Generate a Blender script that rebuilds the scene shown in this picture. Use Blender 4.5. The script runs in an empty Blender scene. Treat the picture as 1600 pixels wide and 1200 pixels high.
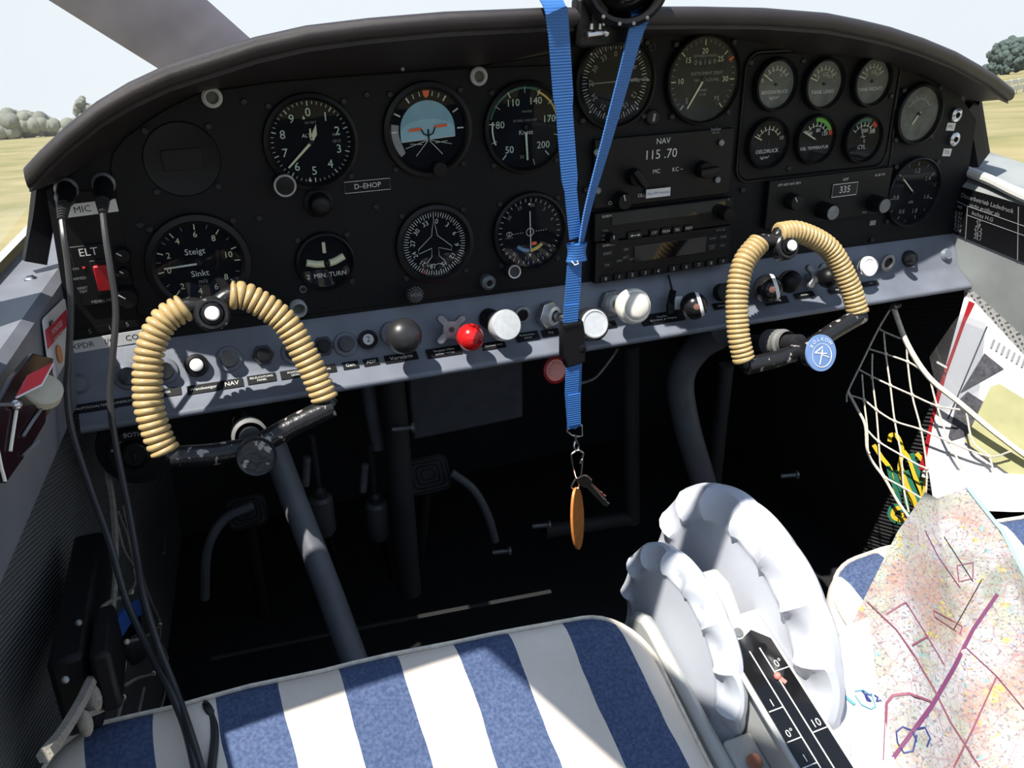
import bpy, math, random
from mathutils import Vector as V, Matrix, Euler
random.seed(7)
scene = bpy.context.scene
col = scene.collection
sin, cos, pi, rad = math.sin, math.cos, math.pi, math.radians

# ------------------------------------------------------------------ camera
# cockpit axes: x to the right, y forward, z up; the instrument panel is the plane y = 0
F = 1304.0
CAM = V((0, -0.7215, 0))
RX = V((0.92461867, 0.17611784, -0.33773186))
RY = V((-0.38041875, 0.3827078, -0.84191229))
RZ = V((-0.01902316, 0.90692736, 0.42085731))
ROT = Matrix((RX, RY, RZ))
cd = bpy.data.cameras.new('camera')
cd.sensor_fit = 'HORIZONTAL'; cd.sensor_width = 36; cd.lens = F / 1600 * 36; cd.clip_start = 0.02; cd.clip_end = 4000
cam = bpy.data.objects.new('camera', cd); col.objects.link(cam)
cam.matrix_world = Matrix.Translation(CAM) @ ROT.to_4x4()
scene.camera = cam

# ------------------------------------------------------------------ light
SUN_DIR = V((0.45, 0.22, -1.0)).normalized()          # from behind the left shoulder
sd = bpy.data.lights.new('sun', 'SUN'); sd.energy = 8.5; sd.angle = rad(0.6); sd.color = (1, 0.955, 0.88)
so = bpy.data.objects.new('sun', sd); col.objects.link(so); so.location = (-2, -3, 5)
so.rotation_euler = SUN_DIR.to_track_quat('-Z', 'Y').to_euler()
w = bpy.data.worlds.new('world'); scene.world = w; w.use_nodes = True
nt = w.node_tree; nt.nodes.clear()
out = nt.nodes.new('ShaderNodeOutputWorld'); bg = nt.nodes.new('ShaderNodeBackground')
tc = nt.nodes.new('ShaderNodeTexCoord'); sx = nt.nodes.new('ShaderNodeSeparateXYZ'); cr = nt.nodes.new('ShaderNodeValToRGB')
nt.links.new(tc.outputs['Generated'], sx.inputs[0]); nt.links.new(sx.outputs['Z'], cr.inputs[0])
nt.links.new(cr.outputs[0], bg.inputs[0]); nt.links.new(bg.outputs[0], out.inputs[0])
e = cr.color_ramp.elements
e[0].position = 0.0; e[0].color = (0.88, 0.95, 1.0, 1); e[1].position = 1.0; e[1].color = (0.30, 0.43, 0.68, 1)
k = e.new(0.35); k.color = (0.60, 0.74, 0.93, 1)
bg.inputs[1].default_value = 1.0
scene.view_settings.view_transform = 'Standard'; scene.view_settings.look = 'None'
scene.view_settings.gamma = 1.0; scene.view_settings.use_curve_mapping = False
scene.view_settings.exposure = 0.0

# ------------------------------------------------------------------ measuring helpers
def ray(px, py): return ROT @ V((px - 800, 600 - py, -F))
def at(px, py, y=0.0):
    d = ray(px, py); return CAM + d * ((y - CAM.y) / d.y)
def atx(px, py, x):
    d = ray(px, py); return CAM + d * ((x - CAM.x) / d.x)
def atz(px, py, z):
    d = ray(px, py); return CAM + d * ((z - CAM.z) / d.z)
def atp(px, py, o, n):
    d = ray(px, py); return CAM + d * (n.dot(o - CAM) / n.dot(d))
def sc(px, py, y=0.0): return (at(px + 1, py, y) - at(px, py, y)).x

# ------------------------------------------------------------------ mesh helpers
class FR:
    def __init__(s, o, u=V((1, 0, 0)), v=V((0, 0, 1)), w=None):
        s.o = V(o); s.u = V(u).normalized(); s.v = V(v).normalized()
        s.w = V(w).normalized() if w is not None else s.u.cross(s.v)
    def p(s, a, b, c=0): return s.o + s.u * a + s.v * b + s.w * c
    def off(s, a, b, c=0): return FR(s.p(a, b, c), s.u, s.v, s.w)
    def rot(s, ang):
        return FR(s.o, s.u * cos(ang) + s.v * sin(ang), s.v * cos(ang) - s.u * sin(ang), s.w)
def axis_frame(o, w, up=V((0, 0, 1))):
    w = V(w).normalized(); u = V(up).cross(w)
    if u.length < 1e-4: u = V((1, 0, 0)).cross(w)
    u.normalize(); return FR(o, u, w.cross(u), w)
WF = FR((0, 0, 0), (1, 0, 0), (0, 1, 0))
_txt = {}
def text_data(s):
    if s not in _txt:
        c = bpy.data.curves.new('t', 'FONT'); c.body = s; c.size = 1; c.align_x = 'CENTER'; c.align_y = 'CENTER'; c.resolution_u = 2
        o = bpy.data.objects.new('t', c); me = bpy.data.meshes.new_from_object(o)
        _txt[s] = ([v.co.copy() for v in me.vertices], [tuple(p.vertices) for p in me.polygons])
        bpy.data.objects.remove(o); bpy.data.curves.remove(c); bpy.data.meshes.remove(me)
    return _txt[s]
class MB:
    def __init__(s): s.v = []; s.f = []; s.uvw = None
    def add(s, vs, fs):
        b = len(s.v); s.v += [V(x) for x in vs]; s.f += [tuple(i + b for i in f) for f in fs]; return s
    def lathe(s, fr, prof, n=24, close=False):
        vs = []; rows = []
        for r, h in prof:
            if r <= 1e-7: rows.append([len(vs)]); vs.append(fr.p(0, 0, h))
            else:
                rows.append(list(range(len(vs), len(vs) + n)))
                vs += [fr.p(r * cos(2 * pi * i / n), r * sin(2 * pi * i / n), h) for i in range(n)]
        fs = []
        pr = list(zip(rows, rows[1:])) + ([(rows[-1], rows[0])] if close else [])
        for a, b in pr:
            for i in range(n):
                j = (i + 1) % n
                if len(a) == 1 and len(b) == 1: continue
                if len(a) == 1: fs.append((a[0], b[i], b[j]))
                elif len(b) == 1: fs.append((a[i], a[j], b[0]))
                else: fs.append((a[i], a[j], b[j], b[i]))
        return s.add(vs, fs)
    def cyl(s, a, b, r, r2=None, n=16):
        a = V(a); b = V(b); r2 = r if r2 is None else r2; L = (b - a).length
        return s.lathe(axis_frame(a, b - a), [(0, 0), (r, 0), (r2, L), (0, L)], n)
    def ball(s, c, r, n=24, m=14, ax=V((0, 0, 1)), sq=1.0):
        return s.lathe(axis_frame(c, ax), [(r * sin(pi * i / m) if 0 < i < m else 0, -r * sq * cos(pi * i / m)) for i in range(m + 1)], n)
    def tube(s, pts, r, n=8, closed=False, caps=True, flat=None):
        pts = [V(p) for p in pts]; m = len(pts); vs = []; fs = []
        t0 = (pts[1] - pts[0]).normalized(); u = t0.orthogonal().normalized()
        for i in range(m):
            if closed: t = pts[(i + 1) % m] - pts[i - 1]
            else: t = pts[min(i + 1, m - 1)] - pts[max(i - 1, 0)]
            t.normalize(); u = (u - t * u.dot(t)).normalized(); v = t.cross(u)
            ri = r[i] if isinstance(r, (list, tuple)) else r
            vs += [pts[i] + (u * cos(2 * pi * k / n) + v * sin(2 * pi * k / n)) * ri for k in range(n)]
        for i in range(m if closed else m - 1):
            j = (i + 1) % m
            for k in range(n):
                l = (k + 1) % n; fs.append((i * n + k, i * n + l, j * n + l, j * n + k))
        if caps and not closed: fs += [tuple(range(n))[::-1], tuple(range((m - 1) * n, m * n))]
        return s.add(vs, fs)
    def box(s, fr, sx, sy, sz):
        x, y, z = sx / 2, sy / 2, sz / 2
        vs = [fr.p(a * x, b * y, c * z) for c in (-1, 1) for b in (-1, 1) for a in (-1, 1)]
        return s.add(vs, [(0, 2, 3, 1), (4, 5, 7, 6), (0, 1, 5, 4), (2, 6, 7, 3), (0, 4, 6, 2), (1, 3, 7, 5)])
    def prism(s, fr, poly, h0, h1):
        n = len(poly)
        vs = [fr.p(a, b, h0) for a, b in poly] + [fr.p(a, b, h1) for a, b in poly]
        return s.add(vs, [tuple(range(n))[::-1], tuple(range(n, 2 * n))] + [(i, (i + 1) % n, n + (i + 1) % n, n + i) for i in range(n)])
    def bar(s, fr, a, b, wd, h0, h1, wd2=None):
        a = V((a[0], a[1])); b = V((b[0], b[1])); d = (b - a).normalized(); q = V((-d.y, d.x)); w2 = wd if wd2 is None else wd2
        return s.prism(fr, [tuple(a - q * wd / 2), tuple(b - q * w2 / 2), tuple(b + q * w2 / 2), tuple(a + q * wd / 2)], h0, h1)
    def arc(s, fr, r0, r1, a0, a1, h0, h1, n=16):
        A = [a0 + (a1 - a0) * i / n for i in range(n + 1)]
        return s.prism(fr, [(r1 * sin(a), r1 * cos(a)) for a in A] + [(r0 * sin(a), r0 * cos(a)) for a in reversed(A)], h0, h1)
    def text(s, fr, body, size, h=0.0):
        vs, fs = text_data(body)
        return s.add([fr.p(v.x * size, v.y * size, h) for v in vs], fs)
    def grid(s, fn, nu, nv, closed_u=False):
        vs = [fn(i / (nu if closed_u else nu - 1), j / (nv - 1)) for j in range(nv) for i in range(nu)]
        fs = [(j * nu + i, j * nu + (i + 1) % nu, (j + 1) * nu + (i + 1) % nu, (j + 1) * nu + i) for j in range(nv - 1) for i in range(nu if closed_u else nu - 1)]
        return s.add(vs, fs)
    def strap(s, pts, wid, wdir, th):
        """flat band through pts; wdir: width direction (one or one per point)"""
        m = len(pts); pts = [V(p) for p in pts]; vs = []; fs = []
        for i in range(m):
            t = (pts[min(i + 1, m - 1)] - pts[max(i - 1, 0)]).normalized()
            wv = V(wdir[i]) if isinstance(wdir, list) else V(wdir)
            wv = (wv - t * wv.dot(t)).normalized(); nv = t.cross(wv)
            wd = wid[i] if isinstance(wid, list) else wid
            vs += [pts[i] + wv * a * wd / 2 + nv * b * th / 2 for a, b in ((-1, -1), (1, -1), (1, 1), (-1, 1))]
        for i in range(m - 1):
            for k in range(4):
                l = (k + 1) % 4; fs.append((4 * i + k, 4 * i + l, 4 * i + 4 + l, 4 * i + 4 + k))
        fs += [(3, 2, 1, 0), tuple(4 * m - 4 + k for k in range(4))]
        return s.add(vs, fs)

def wloc(o):
    l = V((0, 0, 0))
    while o is not None: l = l + o.location; o = o.parent
    return l
def tag(o, label=None, cat=None, group=None, kind=None):
    for k_, v_ in (('label', label), ('category', cat), ('group', group), ('kind', kind)):
        if v_: o[k_] = v_
    return o
def thing(name, loc, label, cat, group=None):
    o = bpy.data.objects.new(name, None); col.objects.link(o); o.location = loc; o.empty_display_size = 0.02
    return tag(o, label, cat, group)
def make_mesh(mb, name, mat, base, smooth=35):
    me = bpy.data.meshes.new(name); me.from_pydata([v - base for v in mb.v], [], mb.f); me.validate()
    import bmesh
    bm = bmesh.new(); bm.from_mesh(me); bmesh.ops.recalc_face_normals(bm, faces=bm.faces); bm.to_mesh(me); bm.free()
    if smooth:
        me.polygons.foreach_set('use_smooth', [True] * len(me.polygons)); me.set_sharp_from_angle(angle=rad(smooth))
    for m in (mat if isinstance(mat, (list, tuple)) else [mat]): me.materials.append(m)
    return me
def build(mb, name, mat, parent=None, label=None, cat=None, group=None, kind=None, bevel=0, smooth=35, origin=None):
    if parent is not None: base = wloc(parent)
    elif origin is not None: base = V(origin)
    else:
        n = len(mb.v); base = sum(mb.v, V((0, 0, 0))) / n; base.z = min(v.z for v in mb.v)
    me = make_mesh(mb, name, mat, base, smooth)
    o = bpy.data.objects.new(name, me); col.objects.link(o)
    if parent is not None: o.parent = parent
    else: o.location = base
    if bevel:
        b = o.modifiers.new('bevel', 'BEVEL'); b.width = bevel; b.segments = 2; b.limit_method = 'ANGLE'; b.angle_limit = rad(40)
    return tag(o, label, cat, group, kind)
def inst(name, me, parent, loc, label=None, rot=None):
    o = bpy.data.objects.new(name, me); col.objects.link(o); o.parent = parent
    o.location = V(loc) - (wloc(parent) if parent else V((0, 0, 0)))
    if rot: o.rotation_euler = rot
    return tag(o, label)
def arcpts(c, r, a0, a1, n, u=V((1, 0, 0)), v=V((0, 0, 1))):
    return [V(c) + V(u) * r * cos(a0 + (a1 - a0) * i / n) + V(v) * r * sin(a0 + (a1 - a0) * i / n) for i in range(n + 1)]
def spline(pts, n=8):
    """Catmull-Rom through pts"""
    pts = [V(p) for p in pts]; P = [pts[0] * 2 - pts[1]] + pts + [pts[-1] * 2 - pts[-2]]; outp = []
    for i in range(1, len(P) - 2):
        a, b, c, d = P[i - 1:i + 3]
        for k in range(n):
            t = k / n
            outp.append(0.5 * ((2 * b) + (c - a) * t + (2 * a - 5 * b + 4 * c - d) * t * t + (3 * b - a - 3 * c + d) * t ** 3))
    return outp + [pts[-1]]
def rrect(w, h, r, n=4, cx=0, cy=0):
    o = []
    for sx_, sy_, a in ((1, 1, 0), (-1, 1, pi / 2), (-1, -1, pi), (1, -1, 1.5 * pi)):
        o += [(cx + sx_ * (w / 2 - r) + r * cos(a + pi / 2 * i / n), cy + sy_ * (h / 2 - r) + r * sin(a + pi / 2 * i / n)) for i in range(n + 1)]
    return o
def interp(x, tab):
    if x <= tab[0][0]: return tab[0][1]
    for (a, b), (c, d) in zip(tab, tab[1:]):
        if x <= c: return b + (d - b) * (x - a) / (c - a)
    return tab[-1][1]

# ------------------------------------------------------------------ materials
def lin(r, g, b):
    f = lambda c: (c / 255 / 12.92) if c / 255 <= 0.04045 else ((c / 255 + 0.055) / 1.055) ** 2.4
    return (f(r), f(g), f(b))
def mat(name, c, rough=0.5, metal=0.0, var=0.12, scale=40, bump=0.0, bscale=400, c2=None, spec=0.5, thr=None):
    """noise-varied paint; c2 with thr: worn chips of c2"""
    m = bpy.data.materials.new(name); m.use_nodes = True; n = m.node_tree; b = n.nodes['Principled BSDF']
    t = n.nodes.new('ShaderNodeTexCoord'); nz = n.nodes.new('ShaderNodeTexNoise'); nz.inputs['Scale'].default_value = scale; nz.inputs['Detail'].default_value = 5
    n.links.new(t.outputs['Object'], nz.inputs['Vector'])
    r = n.nodes.new('ShaderNodeValToRGB'); el = r.color_ramp.elements
    if c2 is not None:
        el[0].position = thr; el[0].color = (*c, 1); el[1].position = thr + 0.03; el[1].color = (*c2, 1)
    else:
        el[0].position = 0.3; el[0].color = (*[x * (1 - var) for x in c], 1); el[1].position = 0.7; el[1].color = (*[min(1, x * (1 + var)) for x in c], 1)
    n.links.new(nz.outputs['Fac'], r.inputs[0]); n.links.new(r.outputs[0], b.inputs['Base Color'])
    b.inputs['Roughness'].default_value = rough; b.inputs['Metallic'].default_value = metal; b.inputs['Specular IOR Level'].default_value = spec
    if bump:
        z = n.nodes.new('ShaderNodeTexNoise'); z.inputs['Scale'].default_value = bscale; n.links.new(t.outputs['Object'], z.inputs['Vector'])
        bp = n.nodes.new('ShaderNodeBump'); bp.inputs['Strength'].default_value = bump; bp.inputs['Distance'].default_value = 0.002
        n.links.new(z.outputs['Fac'], bp.inputs['Height']); n.links.new(bp.outputs[0], b.inputs['Normal'])
    return m
M = {}
M['panel'] = mat('panel black paint', (0.0062, 0.0063, 0.0080), 0.6, bump=0.15, bscale=900, spec=0.22)
M['panel2'] = mat('subpanel black paint', (0.0050, 0.0051, 0.0066), 0.58, bump=0.12, bscale=900, spec=0.22)
M['black'] = mat('black plastic', (0.0055, 0.0055, 0.0065), 0.45, spec=0.25)
M['bezel'] = mat('bezel satin black', (0.005, 0.005, 0.006), 0.42, spec=0.3)
M['blackgloss'] = mat('black gloss bakelite', (0.012, 0.012, 0.013), 0.22)
M['dial'] = mat('dial face black', (0.005, 0.006, 0.009), 0.8, spec=0.1)
M['dialgrey'] = mat('dial face sky sheen', (0.120, 0.126, 0.115), 0.7, var=0.35, scale=60, spec=0.2)  # pale grey stands in for sky reflected in the gauge glass
M['dialmid'] = mat('dial face charcoal', (0.022, 0.023, 0.022), 0.7, var=0.4, scale=30, spec=0.2)
M['white'] = mat('print white', (0.62, 0.63, 0.60), 0.6, var=0.1, scale=300)
M['cream'] = mat('luminous cream', (0.60, 0.62, 0.42), 0.6, var=0.1)
M['green'] = mat('print pale green', (0.50, 0.62, 0.50), 0.6)
M['greyprint'] = mat('print grey', (0.25, 0.26, 0.26), 0.6)
M['orange'] = mat('print orange', (0.85, 0.13, 0.03), 0.5)
M['redprint'] = mat('print red', (0.55, 0.03, 0.03), 0.5)
M['greenarc'] = mat('arc green', (0.12, 0.42, 0.05), 0.5)
M['dgreen'] = mat('arc dark green', (0.01, 0.12, 0.07), 0.5)
M['yellowarc'] = mat('arc yellow', (0.62, 0.46, 0.10), 0.5)
M['bluearc'] = mat('arc blue', (0.06, 0.20, 0.40), 0.5)
M['skyblue'] = mat('horizon sky blue', (0.22, 0.42, 0.52), 0.6)
M['skyblue2'] = mat('horizon pale blue', (0.30, 0.52, 0.62), 0.6)
M['rail'] = mat('blue grey enamel', (0.150, 0.165, 0.200), 0.45, var=0.16, scale=25, bump=0.05, bscale=300)
M['railworn'] = mat('blue grey enamel lip', (0.165, 0.172, 0.195), 0.42, var=0.12, scale=30)
M['steel'] = mat('bright steel', (0.62, 0.62, 0.62), 0.3, 1.0, var=0.15, scale=90)
M['alu'] = mat('brushed aluminium', (0.72, 0.73, 0.73), 0.42, 0.45, var=0.08, scale=200)
M['dullmetal'] = mat('dull grey metal', (0.22, 0.23, 0.24), 0.5, 0.7, var=0.2, scale=120)
M['darkmetal'] = mat('dark oxidised metal', (0.05, 0.05, 0.055), 0.5, 0.6, var=0.3, scale=80)
M['gold'] = mat('gold vinyl wrap', (0.46, 0.335, 0.155), 0.28, var=0.14, scale=70)
M['wornblack'] = mat('chipped black enamel', (0.013, 0.013, 0.014), 0.3, 0.0, scale=120, c2=(0.36, 0.33, 0.30), thr=0.605, bump=0.3, bscale=160)
M['knobwhite'] = mat('ivory plastic', (0.80, 0.76, 0.66), 0.3, var=0.05)
M['purewhite'] = mat('white plastic', (0.85, 0.85, 0.83), 0.35, var=0.03)
M['redlac'] = mat('red lacquer worn', (0.55, 0.012, 0.014), 0.2, scale=70, c2=(0.13, 0.004, 0.005), thr=0.56)
M['redplastic'] = mat('red switch', (0.32, 0.008, 0.014), 0.4)
M['salmon'] = mat('faded salmon disc', (0.60, 0.22, 0.18), 0.5)
M['wheel'] = mat('pale grey enamel', (0.56, 0.58, 0.64), 0.35, var=0.06, scale=25)
M['wheelworn'] = mat('pale grey enamel chipped', (0.54, 0.57, 0.63), 0.38, scale=48, c2=(0.10, 0.105, 0.12), thr=0.70)
M['console'] = mat('warm grey enamel', (0.42, 0.43, 0.42), 0.4, var=0.12, scale=18)
M['shield'] = mat('brown black vinyl', (0.023, 0.0175, 0.0185), 0.42, var=0.2, scale=30, bump=0.35, bscale=2600)
M['tubegrey'] = mat('tube grey paint', (0.10, 0.105, 0.12), 0.5, var=0.15)
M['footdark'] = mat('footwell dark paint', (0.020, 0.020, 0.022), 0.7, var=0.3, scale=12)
M['floor'] = mat('black rubber floor', (0.012, 0.012, 0.013), 0.8, var=0.3, scale=15)
M['net'] = mat('cotton cord', (0.70, 0.64, 0.54), 0.9, var=0.15, scale=200, bump=0.4, bscale=900)
M['sleeve'] = mat('dull grey sleeve', (0.17, 0.17, 0.165), 0.6)
M['blackmatt'] = mat('matt black bakelite', (0.022, 0.022, 0.023), 0.36)
M['sillgrey'] = mat('grey green enamel', (0.26, 0.275, 0.27), 0.45, var=0.2, scale=14)
M['netshade'] = mat('shaded cord', (0.24, 0.22, 0.185), 0.9, var=0.2, scale=200, bump=0.4, bscale=900)  # same cotton cord, darkened to stand for footwell shade
M['screwdark'] = mat('blackened screw', (0.016, 0.016, 0.018), 0.45, 0.3)
M['cable'] = mat('grey black cable', (0.012, 0.012, 0.014), 0.45)
M['cablegrey'] = mat('grey cable', (0.030, 0.030, 0.031), 0.38)
M['paper'] = mat('white paper', (0.52, 0.52, 0.545), 0.8, var=0.03, scale=10)
M['labelwhite'] = mat('white label tape', (0.66, 0.66, 0.66), 0.5, var=0.05)
M['ink'] = mat('black ink', (0.015, 0.015, 0.018), 0.6)
M['inkgrey'] = mat('grey toner', (0.06, 0.06, 0.07), 0.7, var=0.5, scale=220)
M['orangetag'] = mat('orange wood tag', (0.62, 0.22, 0.05), 0.45, var=0.2, scale=90)
M['copper'] = mat('copper key', (0.62, 0.28, 0.20), 0.3, 0.9)
M['purple'] = mat('propeller hazed violet', (0.115, 0.105, 0.145), 0.6, var=0.06)  # colour includes the windscreen haze over a darker blade
M['darkglass'] = mat('dark display glass', (0.006, 0.006, 0.007), 0.08)
M['khaki'] = mat('khaki sticky paper', (0.40, 0.39, 0.20), 0.7, var=0.1)
M['cardred'] = mat('red card print', (0.52, 0.03, 0.05), 0.5)
M['cyl'] = mat('reservoir grey', (0.06, 0.062, 0.066), 0.5)
M['bluenyl'] = mat('blue nylon bag', (0.015, 0.07, 0.30), 0.6)
M['navy'] = mat('navy ink', (0.02, 0.03, 0.16), 0.6)
M['cyanink'] = mat('cyan ink', (0.10, 0.30, 0.40), 0.6)
M['paleblue'] = mat('pale blue margin', (0.30, 0.44, 0.50), 0.7)
M['magenta'] = mat('magenta ink', (0.135, 0.030, 0.095), 0.6)
M['thinmag'] = mat('faded magenta ink', (0.20, 0.055, 0.095), 0.6)
M['emblemblue'] = mat('emblem blue', (0.16, 0.27, 0.52), 0.35)
M['outerwhite'] = mat('aircraft white paint', (0.62, 0.61, 0.57), 0.4, var=0.05, scale=6)
M['bark'] = mat('tree bark', (0.09, 0.075, 0.06), 0.9)
M['leaf'] = mat('hazy green leaves', (0.055, 0.080, 0.072), 0.9, var=0.35, scale=0.6)
M['hedge'] = mat('dry hedge in haze', (0.19, 0.20, 0.165), 0.9, var=0.3, scale=0.25)  # lightened to put the windscreen haze into the colour
M['beige'] = mat('beige felt', (0.42, 0.39, 0.31), 0.9, var=0.1)
M['maroon'] = mat('dark maroon gloss', (0.020, 0.008, 0.011), 0.12)
M['yellowcord'] = mat('yellow lanyard', (0.72, 0.52, 0.03), 0.7)
M['greencord'] = mat('green lanyard', (0.02, 0.17, 0.11), 0.7)

def nodes(name):
    m = bpy.data.materials.new(name); m.use_nodes = True; n = m.node_tree; return m, n, n.nodes['Principled BSDF'], n.links.new
def mnode(n, op, a, b=None, link=None):
    x = n.nodes.new('ShaderNodeMath'); x.operation = op
    for i, q in enumerate((a, b)):
        if q is None: continue
        if isinstance(q, (int, float)): x.inputs[i].default_value = q
        else: n.links.new(q, x.inputs[i])
    return x.outputs[0]
# thin glass
def glassmat(name, tint, gloss=0.5, dust=0.0):
    m = bpy.data.materials.new(name); m.use_nodes = True; n = m.node_tree; n.nodes.clear(); L = n.links.new
    o = n.nodes.new('ShaderNodeOutputMaterial'); t = n.nodes.new('ShaderNodeBsdfTransparent'); t.inputs[0].default_value = (*tint, 1)
    g = n.nodes.new('ShaderNodeBsdfGlossy'); g.inputs['Roughness'].default_value = 0.03
    f = n.nodes.new('ShaderNodeLayerWeight'); f.inputs[0].default_value = 0.5
    mx = n.nodes.new('ShaderNodeMixShader'); L(mnode(n, 'MULTIPLY', mnode(n, 'ADD', mnode(n, 'MULTIPLY', mnode(n, 'POWER', f.outputs['Facing'], 5.0), 0.95), 0.045), gloss), mx.inputs[0]); L(t.outputs[0], mx.inputs[1]); L(g.outputs[0], mx.inputs[2])
    res = mx.outputs[0]
    if dust:
        d = n.nodes.new('ShaderNodeBsdfDiffuse'); d.inputs[0].default_value = (0.8, 0.8, 0.8, 1)
        tl = n.nodes.new('ShaderNodeBsdfTranslucent'); tl.inputs[0].default_value = (0.8, 0.8, 0.8, 1)
        ad = n.nodes.new('ShaderNodeMixShader'); ad.inputs[0].default_value = 0.5; L(d.outputs[0], ad.inputs[1]); L(tl.outputs[0], ad.inputs[2])
        nz = n.nodes.new('ShaderNodeTexNoise'); nz.inputs['Scale'].default_value = 14; nz.inputs['Detail'].default_value = 8
        tc_ = n.nodes.new('ShaderNodeTexCoord'); L(tc_.outputs['Object'], nz.inputs['Vector'])
        m2 = n.nodes.new('ShaderNodeMixShader'); L(mnode(n, 'MULTIPLY', nz.outputs['Fac'], dust), m2.inputs[0]); L(res, m2.inputs[1]); L(ad.outputs[0], m2.inputs[2]); res = m2.outputs[0]
    L(res, o.inputs[0]); return m
M['glass'] = glassmat('instrument glass', (0.97, 0.98, 0.98), 0.32)
M['plastic'] = glassmat('clear plastic sleeve', (0.93, 0.94, 0.95), 1.0, 0.06)
M['windscreen'] = glassmat('windscreen acrylic', (0.98, 0.985, 0.99), 0.25, 0.10)
# striped canvas: stripes of 40.3 mm across x
def stripemat(name, x0, period, seed):
    m, n, b, L = nodes(name)
    t = n.nodes.new('ShaderNodeTexCoord'); s = n.nodes.new('ShaderNodeSeparateXYZ'); L(t.outputs['Object'], s.inputs[0])
    nz = n.nodes.new('ShaderNodeTexNoise'); nz.inputs['Scale'].default_value = 14; L(t.outputs['Object'], nz.inputs['Vector'])
    xx = mnode(n, 'ADD', s.outputs['X'], mnode(n, 'MULTIPLY', mnode(n, 'SUBTRACT', nz.outputs['Fac'], 0.5), 0.008))
    ph = mnode(n, 'FRACT', mnode(n, 'DIVIDE', mnode(n, 'SUBTRACT', xx, x0), period))
    st = mnode(n, 'LESS_THAN', ph, 0.5)
    n2 = n.nodes.new('ShaderNodeTexNoise'); n2.inputs['Scale'].default_value = 420; n2.inputs['Detail'].default_value = 3; L(t.outputs['Object'], n2.inputs['Vector'])
    n3 = n.nodes.new('ShaderNodeTexNoise'); n3.inputs['Scale'].default_value = 11; n3.inputs['Detail'].default_value = 4; L(t.outputs['Object'], n3.inputs['Vector'])
    bl = n.nodes.new('ShaderNodeValToRGB'); L(n2.outputs['Fac'], bl.inputs[0]); e_ = bl.color_ramp.elements
    e_[0].position = 0.35; e_[0].color = (0.034, 0.058, 0.135, 1); e_[1].position = 0.68; e_[1].color = (0.075, 0.110, 0.205, 1)
    wh = n.nodes.new('ShaderNodeValToRGB'); L(n3.outputs['Fac'], wh.inputs[0]); e_ = wh.color_ramp.elements
    e_[0].position = 0.3; e_[0].color = (0.66, 0.575, 0.49, 1); e_[1].position = 0.6; e_[1].color = (0.80, 0.725, 0.64, 1)
    mx = n.nodes.new('ShaderNodeMix'); mx.data_type = 'RGBA'; L(st, mx.inputs[0]); L(wh.outputs[0], mx.inputs[6]); L(bl.outputs[0], mx.inputs[7]); L(mx.outputs[2], b.inputs['Base Color'])
    b.inputs['Roughness'].default_value = 0.85
    bp = n.nodes.new('ShaderNodeBump'); bp.inputs['Strength'].default_value = 0.35; bp.inputs['Distance'].default_value = 0.001; L(n2.outputs['Fac'], bp.inputs['Height']); L(bp.outputs[0], b.inputs['Normal'])
    return m
# ribbed side lining
def ribmat(name, c, per, axis):
    m, n, b, L = nodes(name)
    t = n.nodes.new('ShaderNodeTexCoord'); s = n.nodes.new('ShaderNodeSeparateXYZ'); L(t.outputs['Object'], s.inputs[0])
    w_ = mnode(n, 'SINE', mnode(n, 'MULTIPLY', mnode(n, 'ADD', s.outputs[axis], mnode(n, 'MULTIPLY', s.outputs['Y'], 0.35)), 2 * pi / per))
    r = n.nodes.new('ShaderNodeMapRange'); L(w_, r.inputs[0]); r.inputs[1].default_value = -1; r.inputs[2].default_value = 1; r.inputs[3].default_value = 0.72; r.inputs[4].default_value = 1.15
    mx = n.nodes.new('ShaderNodeMix'); mx.data_type = 'RGBA'; mx.blend_type = 'MULTIPLY'; mx.inputs[0].default_value = 1; mx.inputs[6].default_value = (*c, 1); L(r.outputs[0], mx.inputs[7]); L(mx.outputs[2], b.inputs['Base Color'])
    bp = n.nodes.new('ShaderNodeBump'); bp.inputs['Strength'].default_value = 0.6; bp.inputs['Distance'].default_value = 0.002; L(w_, bp.inputs['Height']); L(bp.outputs[0], b.inputs['Normal'])
    b.inputs['Roughness'].default_value = 0.85; return m
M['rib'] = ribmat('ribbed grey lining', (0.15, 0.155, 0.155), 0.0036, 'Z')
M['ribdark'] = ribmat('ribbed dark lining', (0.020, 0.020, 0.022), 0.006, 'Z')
# woven blue strap
def strapmat():
    m, n, b, L = nodes('blue woven ribbon')
    t = n.nodes.new('ShaderNodeTexCoord'); s = n.nodes.new('ShaderNodeSeparateXYZ'); L(t.outputs['Object'], s.inputs[0])
    w_ = mnode(n, 'SINE', mnode(n, 'MULTIPLY', s.outputs['Z'], 2 * pi / 0.0022))
    r = n.nodes.new('ShaderNodeMapRange'); L(w_, r.inputs[0]); r.inputs[1].default_value = -1; r.inputs[3].default_value = 0.85; r.inputs[4].default_value = 1.15
    mx = n.nodes.new('ShaderNodeMix'); mx.data_type = 'RGBA'; mx.blend_type = 'MULTIPLY'; mx.inputs[0].default_value = 1; mx.inputs[6].default_value = (0.030, 0.135, 0.40, 1); L(r.outputs[0], mx.inputs[7]); L(mx.outputs[2], b.inputs['Base Color'])
    bp = n.nodes.new('ShaderNodeBump'); bp.inputs['Strength'].default_value = 0.3; bp.inputs['Distance'].default_value = 0.0006; L(w_, bp.inputs['Height']); L(bp.outputs[0], b.inputs['Normal'])
    b.inputs['Roughness'].default_value = 0.55; return m
M['strap'] = strapmat()
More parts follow.
